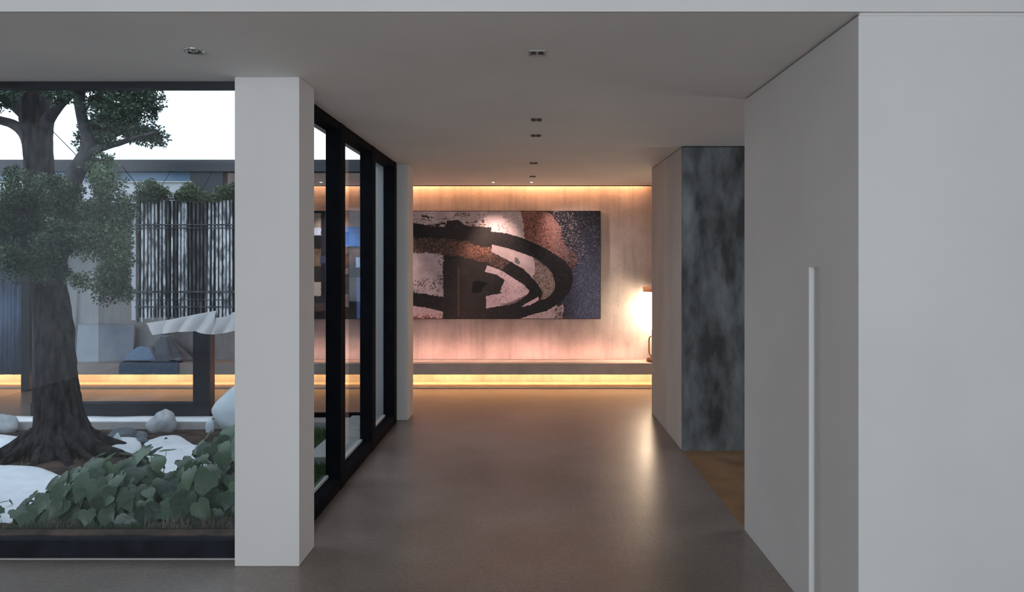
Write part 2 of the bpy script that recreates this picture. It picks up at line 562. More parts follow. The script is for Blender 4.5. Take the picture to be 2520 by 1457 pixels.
# ------------------------------------------------------------------ downlights
def square_light(px, py, label, w=.074):
    Y = 1700 * (CEIL - EYE) / (640 - py)
    X = px_x(px, Y)
    t = thing('recessed_downlight', label, 'downlight', (X, Y, CEIL), 'unlit downlights along the corridor ceiling')
    h = w / 2
    bm = bmesh.new()
    z0, z1 = CEIL - .006, CEIL
    for a in ((X - h, X + h, Y - h, Y - h + .008), (X - h, X + h, Y + h - .008, Y + h), (X - h, X - h + .008, Y - h + .008, Y + h - .008), (X + h - .008, X + h, Y - h + .008, Y + h - .008)):
        add_box(bm, *a, z0, z1)
    obj('trim_ring', bm, M['trim_grey'] if py < 200 else M['black'], t)
    box('housing', X - h + .006, X + h - .006, Y - h + .006, Y + h - .006, CEIL - .003, CEIL + .001, M['black'], t)
    bm = bmesh.new()
    add_box(bm, X - .006, X + .006, Y - h + .012, Y + h - .012, CEIL - .005, CEIL - .002)
    obj('divider', bm, M['trim_grey'], t)
    for s in (-1, 1):
        bm = bmesh.new()
        add_lathe(bm, [(0.0125, -.0032), (0.011, -.0045), (0.004, -.0055), (0.0005, -.0056)], 16, (X + s * .018, Y, CEIL))
        obj('lens', bm, M['black'], t)
    return t


square_light(1322, 129, 'square unlit twin downlight nearest in the corridor ceiling')
square_light(1320, 294, 'second square downlight along the corridor ceiling, just before the third one', .07)
square_light(1319, 333, 'third square downlight along the corridor ceiling, close behind the second one', .074)
square_light(1313, 401, 'fourth square downlight along the corridor ceiling', .08)
square_light(1311, 434, 'fifth and farthest unlit square downlight, before the lit spots', .07)

Y = 1700 * (CEIL - EYE) / (640 - 125)
X = px_x(478, Y)
t = thing('recessed_downlight', 'round tilted downlight with bright reflector in the ceiling before the courtyard window', 'downlight', (X, Y, CEIL))
bm = bmesh.new()
add_lathe(bm, [(.030, 0), (.030, -.005), (.043, -.005), (.044, 0)], 32, (X, Y, CEIL))
obj('trim_ring', bm, M['chrome'], t, True)
bm = bmesh.new()
add_lathe(bm, [(.030, -.001), (.026, -.004), (.016, -.009), (.0005, -.010)], 24, (X, Y, CEIL))
obj('reflector', bm, M['chrome'], t, True)
bm = bmesh.new()
add_box(bm, X - .028, X + .028, Y - .004, Y + .004, CEIL - .013, CEIL - .004)
obj('louvre_bar', bm, M['black'], t)

for px, lab in ((925, 'lit ceiling spot seen through the corridor glazing, right one'), (790, 'lit ceiling spot seen through the corridor glazing, left one'), (1214, 'left small lit ceiling spot in front of the back wall'), (1308, 'right small lit ceiling spot in front of the back wall')):  # first two are added to brighten the left end of the painting
    Y = 1700 * (CEIL - EYE) / (640 - 448)
    X = px_x(px, Y)
    t = thing('ceiling_spotlight', lab, 'spotlight', (X, Y, CEIL), 'lit spots before the painting')
    bm = bmesh.new()
    add_lathe(bm, [(.020, 0), (.020, -.004), (.027, -.004), (.028, 0)], 24, (X, Y, CEIL))
    obj('trim_ring', bm, M['trim_white'], t, True)
    bm = bmesh.new()
    add_lathe(bm, [(.020, -.001), (.012, -.004), (.0005, -.005)], 20, (X, Y, CEIL))
    obj('lens', bm, M['lamp_on'], t, True)
    d = bpy.data.lights.new('spot_beam', 'SPOT')
    d.energy = 80
    d.color = (1, .70, .60)
    d.spot_size = math.radians(62)
    d.spot_blend = 0.9
    d.shadow_soft_size = 0.03
    o = bpy.data.objects.new('spot_beam', d)
    o.location = (X, Y, CEIL - .03)
    o.rotation_euler = (math.radians(24), 0, 0)
    if px == 1308:      # this one is turned towards the bare wall on the right
        o.rotation_euler = Vector((1.05, .52, -1.25)).to_track_quat('-Z', 'Y').to_euler()
        d.energy = 62
        d.color = (1, .72, .66)
        d.spot_size = math.radians(76)
        d.spot_blend = 1.0
    COL.objects.link(o)

# ------------------------------------------------------------------ painting (colours laid per vertex of the canvas)
def vnoise(x, y, seed=0):
    xi, yi = np.floor(x).astype(np.int64), np.floor(y).astype(np.int64)
    xf, yf = x - xi, y - yi
    u, v = xf * xf * (3 - 2 * xf), yf * yf * (3 - 2 * yf)

    def h(a, b):
        n = (a * 374761393 + b * 668265263 + seed * 974634777) & 0xffffffff
        n = ((n ^ (n >> 13)) * 1274126177) & 0xffffffff
        return ((n ^ (n >> 16)) & 0xffff) / 65535.0
    return (h(xi, yi) * (1 - u) + h(xi + 1, yi) * u) * (1 - v) + (h(xi, yi + 1) * (1 - u) + h(xi + 1, yi + 1) * u) * v


def fbm(x, y, s, o=4, seed=0):
    t, a, tot = 0, 1.0, 0
    for i in range(o):
        t = t + a * vnoise(x / s * 2 ** i, y / s * 2 ** i, seed + i * 17)
        tot += a
        a *= .55
    return t / tot


def inside(poly, x, y, smooth=True):
    if smooth:
        q = [Vector((a, b, 0)) for a, b in poly]
        q = catmull(q + [q[0]], 5)
        poly = [(v.x, v.y) for v in q]
    r = np.zeros(x.shape, bool)
    n = len(poly)
    for i in range(n):
        x0, y0 = poly[i]
        x1, y1 = poly[(i + 1) % n]
        if y0 == y1:
            continue
        c = ((y0 > y) != (y1 > y)) & (x < (x1 - x0) * (y - y0) / (y1 - y0) + x0)
        r ^= c
    return r


PY = 8.93
PXL, PXR, PZT, PZB = -2.98, px_x(1477, PY), px_z(520, PY), px_z(784, PY)


def make_painting():
    nx, ny = 700, 264
    xs = np.linspace(PXL, PXR, nx)
    zs = np.linspace(PZB, PZT, ny)
    Xg, Zg = np.meshgrid(xs, zs)
    px = Xg * 1700 / PY + 1306
    py = 640 + (EYE - Zg) * 1700 / PY
    x = (px - 1010) * 5.025
    y = (py - 510) * 5.025
    wx = x + (fbm(x, y, 60, 3, 5) - .5) * 46 + (fbm(x, y, 14, 2, 9) - .5) * 20
    wy = y + (fbm(x, y, 60, 3, 6) - .5) * 40 + (fbm(x, y, 14, 2, 10) - .5) * 20
    sx = x + (fbm(x, y, 20, 2, 3) - .5) * 10
    sy = y + (fbm(x, y, 20, 2, 4) - .5) * 10
    f1 = fbm(x, y, 130, 4, 1)
    f2 = fbm(x, y, 16, 3, 2)
    f3 = fbm(x, y, 9, 2, 33)
    streak = fbm(x, y * .15, 22, 3, 41)
    C = np.empty(x.shape + (3,))

    def put(mask, c0, c1=None, f=None, a=1.0):
        c0 = np.array(c0, float)
        if c1 is None:
            col = np.broadcast_to(c0, x.shape + (3,))
        else:
            ff = np.clip((f - .3) / .4, 0, 1)[..., None]
            col = c0 * (1 - ff) + np.array(c1, float) * ff
        mm = (mask * a)[..., None]
        C[:] = C * (1 - mm) + col * mm
    C[:] = (208, 192, 190)
    put(np.ones_like(x, bool), (184, 170, 172), (218, 203, 201), f1)
    put((f2 > .66) & (f1 > .48), (120, 108, 108), a=.7)
    # navy / black field on the right
    L = [(1480, -60), (1560, 60), (1700, 190), (1800, 450), (1880, 600), (1850, 900), (1850, 1100), (1800, 1210), (1880, 1300), (1890, 1420), (2500, 1420), (2500, -60)]
    nav = inside(L, wx, wy)
    g = np.clip((y - 150) / 700, 0, 1) * np.clip((x - 1800) / 300, .3, 1)
    nc = (34, 35, 41) * (1 - g[..., None]) + np.array((76, 84, 108)) * g[..., None]
    C[nav] = (nc * (0.72 + .56 * f2[..., None]))[nav]
    put(nav & (f3 > .70), (128, 132, 146), a=.6)
    # rust field
    R = [(1362, 40), (1560, 30), (1720, 80), (1840, 220), (1910, 450), (2030, 560), (2085, 690), (1960, 800), (1740, 540), (1420, 400), (1400, 240)]
    ru = inside(R, wx, wy, False)
    edge = np.clip((x - 1560) / 420, 0, 1)
    rc = np.array((146, 100, 90)) * (1 - edge[..., None]) + np.array((118, 92, 92)) * edge[..., None]
    C[ru] = (rc * (.62 + .72 * f2[..., None]))[ru]
    put(ru & (edge + (f2 - .5) * 1.6 > .93), (58, 54, 60), (40, 39, 44), f1, .85)
    put(ru & (f3 > .66), (46, 40, 42), a=.75)
    put(ru & (f3 < .30), (206, 150, 130), a=.5)
    # fine scratches around the dark field edge
    put((np.abs(x - 1900 - (y - 300) * .35) < 190) & (f3 > .69) & (y < 700), (190, 172, 168), a=.6)
    # large dark sweep
    D = [(-1600, 215), (-700, 190), (45, 195), (300, 236), (440, 242), (450, 165), (600, 160), (700, 240), (768, 250), (772, 238), (1000, 248), (1000, 300),
         (1200, 325), (1420, 392), (1700, 522), (1900, 655), (1985, 760), (2010, 860), (2000, 960), (1960, 1060), (1850, 1180), (1700, 1280), (1450, 1345), (1300, 1400), (380, 1400), (395, 1290), (200, 1245), (45, 1222), (-700, 1250), (-1600, 1235)]
    dk = inside(D, sx, sy, False)
    cen = np.exp(-((x - 700) / 420) ** 2)
    dc = np.array((36, 35, 37)) * (1 - cen[..., None]) + np.array((62, 57, 55)) * cen[..., None]
    C[dk] = (dc * (.84 + .32 * f1[..., None]))[dk]
    put(dk & (f3 > .74), (96, 88, 84), a=.5)
    # dark brush fringe along the top left
    put((y > 60 + 120 * streak) & (y < 240) & (x < 470) & (fbm(x * .3, y * 1.6, 24, 3, 77) > .53), (44, 40, 40), a=.9)
    put((y < 120) & (np.abs(x - 640) < 90) & (f3 > .56), (60, 54, 54), a=.9)
    put((y > 150) & (y < 250) & (x > 680) & (x < 930) & (fbm(x * .4, y * 2, 20, 2, 79) > .60), (80, 60, 52), a=.9)
    # brown stripe
    B = [(-1600, 400), (-500, 370), (45, 380), (420, 382), (700, 420), (800, 480), (1000, 500), (1010, 550), (1225, 682), (1160, 740), (1135, 775), (960, 692), (600, 610), (300, 562), (45, 556), (-500, 570), (-1600, 560)]
    br = inside(B, wx, wy, False)
    hot = np.exp(-((x - 830) / 330) ** 2 - ((y - 520) / 110) ** 2)
    bc = np.array((78, 66, 62)) * (1 - hot[..., None]) + np.array((140, 98, 82)) * hot[..., None]
    C[br] = (bc * (.55 + .9 * f2[..., None]))[br]
    put(br & (f3 > .70), (178, 132, 108), a=.6)
    put(br & (f3 < .32), (40, 36, 36), a=.7)
    # crescents
    put(inside([(1510, 612), (1640, 700), (1740, 800), (1785, 930), (1775, 1030), (1700, 1110), (1615, 1145), (1630, 1060), (1560, 930), (1490, 865), (1535, 830)], sx, sy), (112, 96, 90), (166, 150, 144), f2)
    put(inside([(1008, 462), (1220, 513), (1420, 580), (1512, 618), (1540, 700), (1536, 830), (1500, 862), (1400, 765), (1220, 662), (1003, 552)], sx, sy, False), (184, 168, 170), (214, 194, 198), f1)
    put(inside([(1300, 615), (1335, 640), (1355, 705), (1290, 680)], wx, wy), (92, 92, 96), a=.8)
    put(inside([(1362, 1232), (1582, 1106), (1590, 1150), (1480, 1210)], sx, sy, False), (206, 178, 186))
    A = [(950, 718), (1100, 770), (1250, 860), (1400, 958), (1472, 1032), (1440, 1082), (1300, 1162), (1150, 1212), (938, 1252), (935, 1100), (1135, 1062), (1110, 1040), (1140, 960), (1165, 898), (1060, 832), (920, 796)]
    ar = inside(A, sx, sy, False)
    put(ar, (196, 172, 180), (218, 194, 202), f1)
    put(ar & (f3 > .74), (104, 90, 92), a=.8)
    put(inside([(1095, 1205), (1250, 1160), (1420, 1075), (1440, 1090), (1300, 1175), (1150, 1222)], wx, wy, False), (128, 116, 120), a=.8)
    # pale block on the left with scratches
    F = [(-330, 570), (45, 556), (410, 578), (405, 1112), (200, 1070), (45, 1056), (-330, 1050)]
    fl = inside(F, wx, wy, False)
    put(fl, (176, 162, 166), (206, 190, 194), f1)
    put(fl & (f2 > .62) & ((y > 880) | (x > 340)), (92, 80, 78), a=.85)
    put(inside([(-1000, 1240), (45, 1226), (250, 1262), (398, 1292), (402, 1400), (-1000, 1400)], wx, wy, False), (204, 180, 184), (190, 160, 160), f2)
    put((x < 405) & (x > -900) & (y > 1300) & (f2 + (y - 1300) / 300 > .72), (130, 70, 62), a=.8)
    put(inside([(1450, 1350), (1780, 1252), (1890, 1200), (1885, 1420), (1450, 1420)], wx, wy, False), (156, 140, 146), (186, 172, 178), f2)
    put((np.abs(x - 1830) < 45) & (y > 1240) & (f2 > .5), (60, 54, 60), a=.8)
    put(inside([(765, 930), (815, 910), (910, 922), (965, 940), (905, 985), (872, 1056), (765, 1056)], sx, sy, False), (30, 29, 31))
    put((np.abs(x - 594) < 7) & (y > 750) & (y < 1350), (112, 82, 72), a=.8)
    # far left, seen through the courtyard glazing
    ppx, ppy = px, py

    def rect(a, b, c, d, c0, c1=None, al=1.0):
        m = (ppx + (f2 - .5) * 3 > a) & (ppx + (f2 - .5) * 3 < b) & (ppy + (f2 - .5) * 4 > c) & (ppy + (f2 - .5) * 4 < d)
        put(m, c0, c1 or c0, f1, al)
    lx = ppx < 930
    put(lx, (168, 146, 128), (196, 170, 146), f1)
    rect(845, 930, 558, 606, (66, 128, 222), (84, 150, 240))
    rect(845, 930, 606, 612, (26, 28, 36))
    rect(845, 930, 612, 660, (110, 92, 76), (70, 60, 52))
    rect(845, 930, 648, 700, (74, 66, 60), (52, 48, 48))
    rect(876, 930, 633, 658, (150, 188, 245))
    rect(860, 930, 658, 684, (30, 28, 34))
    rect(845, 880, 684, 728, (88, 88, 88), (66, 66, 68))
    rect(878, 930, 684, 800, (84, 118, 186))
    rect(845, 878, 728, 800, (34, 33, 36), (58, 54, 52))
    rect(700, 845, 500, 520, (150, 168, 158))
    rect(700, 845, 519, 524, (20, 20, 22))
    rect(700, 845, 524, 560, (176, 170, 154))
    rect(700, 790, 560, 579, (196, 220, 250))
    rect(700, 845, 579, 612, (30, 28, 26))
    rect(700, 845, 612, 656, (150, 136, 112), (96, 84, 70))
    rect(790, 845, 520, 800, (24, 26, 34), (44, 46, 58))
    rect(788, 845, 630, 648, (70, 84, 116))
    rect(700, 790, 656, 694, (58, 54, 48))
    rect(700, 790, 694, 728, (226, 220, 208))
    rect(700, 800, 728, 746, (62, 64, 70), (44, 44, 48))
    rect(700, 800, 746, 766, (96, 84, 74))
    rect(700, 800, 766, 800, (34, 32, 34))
    C *= (0.955 + .09 * fbm(x, y, 7, 2, 90))[..., None]
    C = np.clip(C, 0, 255) / 255.0
    C = C ** 2.2 * 0.96
    # mesh grid, a little paint relief
    relief = (f2 - .5) * .0012 + dk * .0012
    Yg = PY - relief
    verts = np.stack([Xg, Yg, Zg], -1).reshape(-1, 3)
    i = np.arange((ny - 1) * (nx - 1))
    r, c = i // (nx - 1), i % (nx - 1)
    a = r * nx + c
    faces = np.stack([a, a + 1, a + nx + 1, a + nx], -1).astype(np.int32)
    me = bpy.data.meshes.new('painted_surface')
    me.vertices.add(len(verts))
    me.vertices.foreach_set('co', verts.astype(np.float32).ravel())
    me.loops.add(faces.size)
    me.loops.foreach_set('vertex_index', faces.ravel())
    me.polygons.add(len(faces))
    me.polygons.foreach_set('loop_start', np.arange(len(faces), dtype=np.int32) * 4)
    me.polygons.foreach_set('use_smooth', np.ones(len(faces), bool))
    me.update(calc_edges=True)
    at = me.color_attributes.new('paint', 'FLOAT_COLOR', 'POINT')
    col = np.ones((nx * ny, 4), np.float32)
    col[:, :3] = C.reshape(-1, 3)
    at.data.foreach_set('color', col.ravel())
    m = bpy.data.materials.new('oil_paint')
    m.use_nodes = True
    n, l = m.node_tree.nodes, m.node_tree.links
    b = n['Principled BSDF']
    ca = n.new('ShaderNodeVertexColor')
    ca.layer_name = 'paint'
    l.new(ca.outputs['Color'], b.inputs['Base Color'])
    b.inputs['Roughness'].default_value = 0.55
    b.inputs['Specular IOR Level'].default_value = 0.25
    t = thing('painting', 'wide abstract painting with a black looping sweep, rust and navy fields on the back wall', 'painting', (-1, 8.96, PZB))
    link_mesh('painted_surface', me, m, t)
    box('canvas_frame', PXL - .006, PXR + .006, PY + .002, 8.996, PZB - .006, PZT + .006, M['dark'], t, .002)


make_painting()

# ------------------------------------------------------------------ table lamp on the bench
LX, LY, LZ = px_x(1616, 8.80), 8.80, 0.3076
M['shade'] = emit_mat('glowing_paper_shade', (1.0, 0.77, 0.54), 17.0)
lamp = thing('table_lamp', 'tall glowing table lamp with bronze foot at the right end of the bench', 'lamp', (LX, LY, LZ))
bm = bmesh.new()
add_lathe(bm, [(0.001, 0), (.125, 0), (.13, .008), (.13, .03), (.122, .042), (.05, .05), (.045, .075), (.001, .075)], 40, (LX, LY, LZ))
obj('base', bm, M['bronze'], lamp, True)
bm = bmesh.new()
hp = catmull([(LX - .045, LY - .02, LZ + .05), (LX - .095, LY - .02, LZ + .10), (LX - .10, LY - .02, LZ + .2), (LX - .098, LY - .02, LZ + .29), (LX - .075, LY - .02, LZ + .325), (LX - .02, LY - .01, LZ + .33), (LX, LY, LZ + .33)], 6)
add_tube(bm, hp, .0085, 10)
obj('handle', bm, M['bronze'], lamp, True)
bm = bmesh.new()
add_lathe(bm, [(.001, .06), (.06, .06), (.062, .20), (.05, .22), (.001, .22)], 28, (LX, LY, LZ))
obj('glass_jar', bm, emit_mat('warm_lit_jar', (1.0, .78, .45), 2.0), lamp, True)
bm = bmesh.new()
add_lathe(bm, [(.001, .22), (.012, .22), (.012, .42), (.001, .42)], 16, (LX, LY, LZ))
obj('stem', bm, M['bronze'], lamp, True)
bm = bmesh.new()
add_lathe(bm, [(.001, .40), (.12, .41), (.165, .45), (.17, .88), (.001, .89)], 36, (LX, LY, LZ))
obj('lamp_shade', bm, M['shade'], lamp, True)
bm = bmesh.new()
add_lathe(bm, [(.001, .89), (.172, .888), (.175, .895), (.175, .945), (.168, .95), (.001, .95)], 36, (LX, LY, LZ))
obj('cap', bm, mat('copper_cap', (.55, .30, .18), .5), lamp, True)

# ------------------------------------------------------------------ gallery across the courtyard: post, and solids made up for glass reflections
M['paleblue'] = mat('light_blue_fabric', (.26, .38, .56), .9, var=.08, scale=30, bump=.2, bscale=90)
M['paleblue2'] = mat('grey_blue_fabric', (.22, .30, .42), .9, var=.08, scale=30, bump=.2, bscale=90)
M['sheet'] = mat('white_cloth', (.90, .90, .91), .85, var=.04, scale=6, bump=.1, bscale=40)
M['greycloth'] = mat('grey_cloth', (.15, .165, .195), .9, var=.25, scale=6, bump=.3, bscale=40)
M['curtain'] = mat('blue_grey_curtain', (.32, .40, .54), .9, var=.25, scale=4, stretch=(2, 1, .5))
M['canvas'] = mat('grey_blue_canvas', (.24, .27, .33), .85, col2=(.42, .44, .48), scale=1.6, detail=6, lo=.4, hi=.62)
M['beige'] = mat('beige_canvas', (.42, .36, .33), .85, var=.08, scale=6)
BT = 0.3076


def slab_poly(name, pts, Y, th, m, parent=None, bev=.01, tilt=0.0):
    """thick cut shape standing at depth Y, outline in photo pixels"""
    bm = bmesh.new()
    a = [bm.verts.new(P(x, y, Y)) for x, y in pts]
    f = bm.faces.new(a)
    r = bmesh.ops.extrude_face_region(bm, geom=[f])
    for v in [e for e in r['geom'] if isinstance(e, bmesh.types.BMVert)]:
        v.co.y += th
    bmesh.ops.recalc_face_normals(bm, faces=bm.faces)
    if bev:
        bmesh.ops.bevel(bm, geom=list(bm.edges), offset=bev, segments=3, profile=.5, affect='EDGES')
    return obj(name, bm, m, parent, True)


bt_py = 640 + (EYE - BT) * 1700 / 8.7
o = slab_poly('cushion', [(300, bt_py - 4), (318, 868), (337, 853), (365, 855), (374, 872), (384, bt_py - 3)], 8.70, .11, M['paleblue'], None, .02)  # solid standing in for a light blue reflection in the window glass
tag(o, 'light blue angular cushion with sloped sides on the bench behind the tree', 'cushion', 'blue cushions on the bench')
o = slab_poly('cushion', [(386, bt_py - 3), (413, 882), (424, 885), (440, bt_py - 12), (441, bt_py - 3)], 8.70, .11, M['paleblue2'], None, .02)  # second solid standing in for a bluish reflection
tag(o, 'low greyish blue cushion beside the taller light blue cushion', 'cushion', 'blue cushions on the bench')
# flap over the bench front, made up for a reflection in the glass
bm = bmesh.new()
NXB, cols = 40, []
for i in range(NXB + 1):
    x = px_x(292 + (438 - 292) * i / NXB, 8.63)
    wv = .006 * math.sin(i * .9) + .004 * math.sin(i * 2.3)
    dz = .012 * math.sin(i * .35)
    cols.append([bm.verts.new(q) for q in ((x, 8.86, BT + .008), (x, 8.75, BT + .010), (x, 8.655, BT + .010), (x, 8.638 + wv * .5, BT - .01), (x, 8.634 + wv, BT - .07), (x, 8.632 + wv, .178 + dz * .5))])
for i in range(NXB):
    for k in range(5):
        bm.faces.new((cols[i][k], cols[i + 1][k], cols[i + 1][k + 1], cols[i][k + 1]))
bmesh.ops.solidify(bm, geom=list(bm.faces), thickness=-.006)
tag(obj('blanket', bm, M['paleblue2'], None, True), 'grey blue blanket hanging over the front of the bench', 'blanket')


def reflection_canvas(name, label, px0, px1, pyt, Y, m, cat='canvas', mark=False, depth=.03):
    x0, x1 = px_x(px0, Y), px_x(px1, Y)
    z1 = px_z(pyt, Y)
    t = thing(name, label, cat, ((x0 + x1) / 2, Y, BT))
    bm = bmesh.new()
    add_box(bm, x0, x1, Y, Y + depth, BT, z1, .003)
    for v in bm.verts:
        v.co.y += (v.co.z - BT) * .10
    obj('canvas', bm, m, t)
    return t, x0, x1, z1


reflection_canvas('leaning_canvas', 'large plain grey blue canvas leaning on the bench right of the trunk', 186, 326, 800, 8.82, M['canvas'])  # panel stands in for a pale reflection in the glass
t, x0, x1, z1 = reflection_canvas('leaning_canvas', 'beige canvas with a dark post shape leaning on the bench left of the trunk', 84, 178, 708, 8.86, M['beige'])  # panel made up for jumbled shapes in the glass
for nm, (a, b, c, d) in (('dark_post_mark', (118, 130, 735, 880)), ('dark_post_mark', (93, 140, 728, 742))):
    bm = bmesh.new()
    add_box(bm, px_x(a, 8.86), px_x(b, 8.86), 8.853, 8.86, px_z(d, 8.86), px_z(c, 8.86))
    for v in bm.verts:
        v.co.y += (v.co.z - BT) * .10
    obj(nm, bm, M['dark'], t)
# interior post
struct(box('column_gallery', px_x(63, 8.5), px_x(84, 8.5), 8.42, 8.52, 0, CEIL, M['navy_steel'], bev=.003), 'slim dark blue post inside the gallery left of the tree trunk', 'post')

# pleated panel made up for a pale reflection in the glass
bm = bmesh.new()
n = 90
rows = []
x0, x1 = -7.2, px_x(60, 8.6)
for z in (px_z(921, 8.6), 1.0, 1.8, px_z(540, 8.6)):
    rows.append([bm.verts.new((x0 + (x1 - x0) * i / n, 8.58 + .022 * math.sin(i * 1.25) + .008 * math.sin(i * .37 + z), z)) for i in range(n + 1)])
for r in range(3):
    for i in range(n):
        bm.faces.new((rows[r][i], rows[r][i + 1], rows[r + 1][i + 1], rows[r + 1][i]))
bmesh.ops.solidify(bm, geom=list(bm.faces), thickness=.004)
cur = thing('curtain', 'blue grey pleated curtain hanging at the left end of the gallery', 'curtain', ((x0 + x1) / 2, 8.58, .3))
obj('curtain_cloth', bm, M['curtain'], cur, True)
bm = bmesh.new()
add_tube(bm, [Vector((x0 - .05, 8.58, px_z(540, 8.6) + .012)), Vector((x1 + .03, 8.58, px_z(540, 8.6) + .012))], .012, 12)
obj('curtain_rod', bm, M['dark'], cur, True)
for x in (x0 + .1, x1 - .02):
    bm = bmesh.new()
    add_tube(bm, [Vector((x, 8.58, px_z(540, 8.6) + .012)), Vector((x, 8.58, CEIL))], .006, 8)
    obj('rod_hanger', bm, M['dark'], cur, True)

# tied grey bundle on the bench, made up for reflections in the glass
bm = bmesh.new()
c = Vector((px_x(408, 8.83), 8.83, BT))
prof = [(.33, 0.0), (.30, .04), (.20, .14), (.11, .24), (.05, .31), (.042, .335), (.075, .37), (.12, .42), (.10, .47), (.03, .49)]
seg = 48
rings = []
for r, z in prof:
    ring = []
    for k in range(seg):
        th = 2 * math.pi * k / seg
        rr = r * (1 + .14 * math.sin(th * 9 + z * 3) * min(1, z * 8 + .3) + .07 * math.sin(th * 4 + 1))
        ring.append(bm.verts.new((c.x + rr * math.cos(th), c.y + .40 * rr * math.sin(th), c.z + z)))
    rings.append(ring)
for i in range(len(rings) - 1):
    for k in range(seg):
        bm.faces.new((rings[i][k], rings[i][(k + 1) % seg], rings[i + 1][(k + 1) % seg], rings[i + 1][k]))
bm.faces.new(rings[0][::-1])
bm.faces.new(rings[-1])
bun = thing('cloth_bundle', 'gathered grey cloth bundle with a tied neck behind the blue cushions', 'cloth', c)
obj('cloth', bm, M['greycloth'], bun, True)
bm = bmesh.new()
add_lathe(bm, [(.048, .31), (.058, .322), (.048, .335)], 20, c)
for v in bm.verts:
    v.co.y = c.y + (v.co.y - c.y) * .55
obj('tie', bm, M['canvas'], bun, True)

# ------------------------------------------------------------------ courtyard ground
def ground_z(x, y):
    base = .092 - .160 * (y - 3.8) / 3.0
    return base + .018 * mnoise.noise(Vector((x * 1.3, y * 1.3, 0))) + .010 * mnoise.noise(Vector((x * 5, y * 5, 3)))


TX, TY = px_x(150, 5.6), 5.6


def gz(x, y):
    d = math.hypot(x - TX, y - TY)
    return ground_z(x, y) + .05 * math.exp(-(d / .55) ** 2)


M['soil'] = mat('brown_soil', (.030, .021, .017), .95, col2=(.115, .078, .060), scale=7, detail=8, bump=1.0, bscale=60, spec=.2)
bpy.data.objects['trim_6'].data.materials[0] = M['soil']
bm = bmesh.new()
gx, gy = 150, 70
G = [[bm.verts.new((-8.2 + 6.77 * i / gx, 3.845 + 2.955 * j / gy, gz(-8.2 + 6.77 * i / gx, 3.845 + 2.955 * j / gy) + .006 * random.random())) for i in range(gx + 1)] for j in range(gy + 1)]
for j in range(gy):
    for i in range(gx):
        bm.faces.new((G[j][i], G[j][i + 1], G[j + 1][i + 1], G[j + 1][i]))
struct(obj('ground', bm, M['soil'], None, True), 'dark brown soil bed of the courtyard around the tree', 'ground')

struct(box('paving_strip', -1.75, -1.43, 5.35, 6.78, -.25, 0.075, M['kerb'], bev=.004), 'pale paving strip outside along the corridor glazing', 'paving')

# snow patches
M['snow_bright'] = mat('fresh_snow', (.93, .94, .96), .7, var=.03, scale=12, bump=.3)
M['snow'] = mat('snow', (.80, .83, .88), .7, var=.04, scale=10, bump=.5, bscale=22)
M['snow'].node_tree.nodes['Principled BSDF'].inputs['Subsurface Weight'].default_value = .15


def gpt(px, py, iters=6):
    """ground point seen at a photo pixel"""
    z = 0.0
    for _ in range(iters):
        Y = (EYE - z) * 1700 / (py - 640)
        Y = min(max(Y, 3.86), 6.75)
        X = px_x(px, Y)
        z = gz(X, Y)
    return Vector((X, Y, z))


def snow(label, outline, h=.05):
    pts = [gpt(x, y) for x, y in outline]
    pl = [Vector((p.x, p.y, 0)) for p in pts]
    pl = catmull(pl + [pl[0]], 5)[:-1]
    cx = sum(p.x for p in pl) / len(pl)
    cy = sum(p.y for p in pl) / len(pl)
    bm = bmesh.new()
    R = 14
    rings = []
    for r in range(R + 1):
        s = r / R
        ring = []
        for k, p in enumerate(pl):
            x, y = cx + (p.x - cx) * s, cy + (p.y - cy) * s
            q = Vector((x, y, 0))
            if r == R:
                ring.append(bm.verts.new((x, y, gz(x, y) - .012)))
                continue
            prof = (1 - s ** 4) ** .7
            z = gz(x, y) + h * prof * (.75 + .5 * mnoise.noise(q * 4.5)) + .012 * prof * mnoise.noise(q * 13)
            ring.append(bm.verts.new((x, y, z)))
        rings.append(ring)
    n = len(pl)
    for r in range(1, R):
        for k in range(n):
            bm.faces.new((rings[r][k], rings[r][(k + 1) % n], rings[r + 1][(k + 1) % n], rings[r + 1][k]))
    c = bm.verts.new((cx, cy, gz(cx, cy) + h * .8))
    for v in rings[0]:
        bm.verts.remove(v)
    for k in range(n):
        bm.faces.new((c, rings[1][k], rings[1][(k + 1) % n]))
    bmesh.ops.recalc_face_normals(bm, faces=bm.faces)
    return tag(obj('snow', bm, M['snow'], None, True), label, 'snow', kind='stuff')


snow('wide patch of white snow on the soil left of the big leafy plant', [(-160, 1165), (-60, 1148), (40, 1146), (100, 1152), (150, 1170), (200, 1200), (190, 1250), (120, 1280), (60, 1292), (-40, 1292), (-180, 1280)], .045)
snow('small drift of snow at the kerb left of the tree trunk', [(-120, 1098), (-60, 1072), (10, 1074), (60, 1080), (88, 1088), (50, 1108), (-20, 1118)], .05)
snow('patch of snow between the boulder and the leafy plants', [(352, 1090), (385, 1076), (430, 1072), (470, 1090), (520, 1112), (545, 1140), (540, 1170), (470, 1180), (400, 1165), (350, 1120)], .05)
snow('snow heap beside the tree roots behind the leafy plant', [(245, 1092), (280, 1080), (330, 1078), (350, 1098), (330, 1118), (280, 1120)], .05)

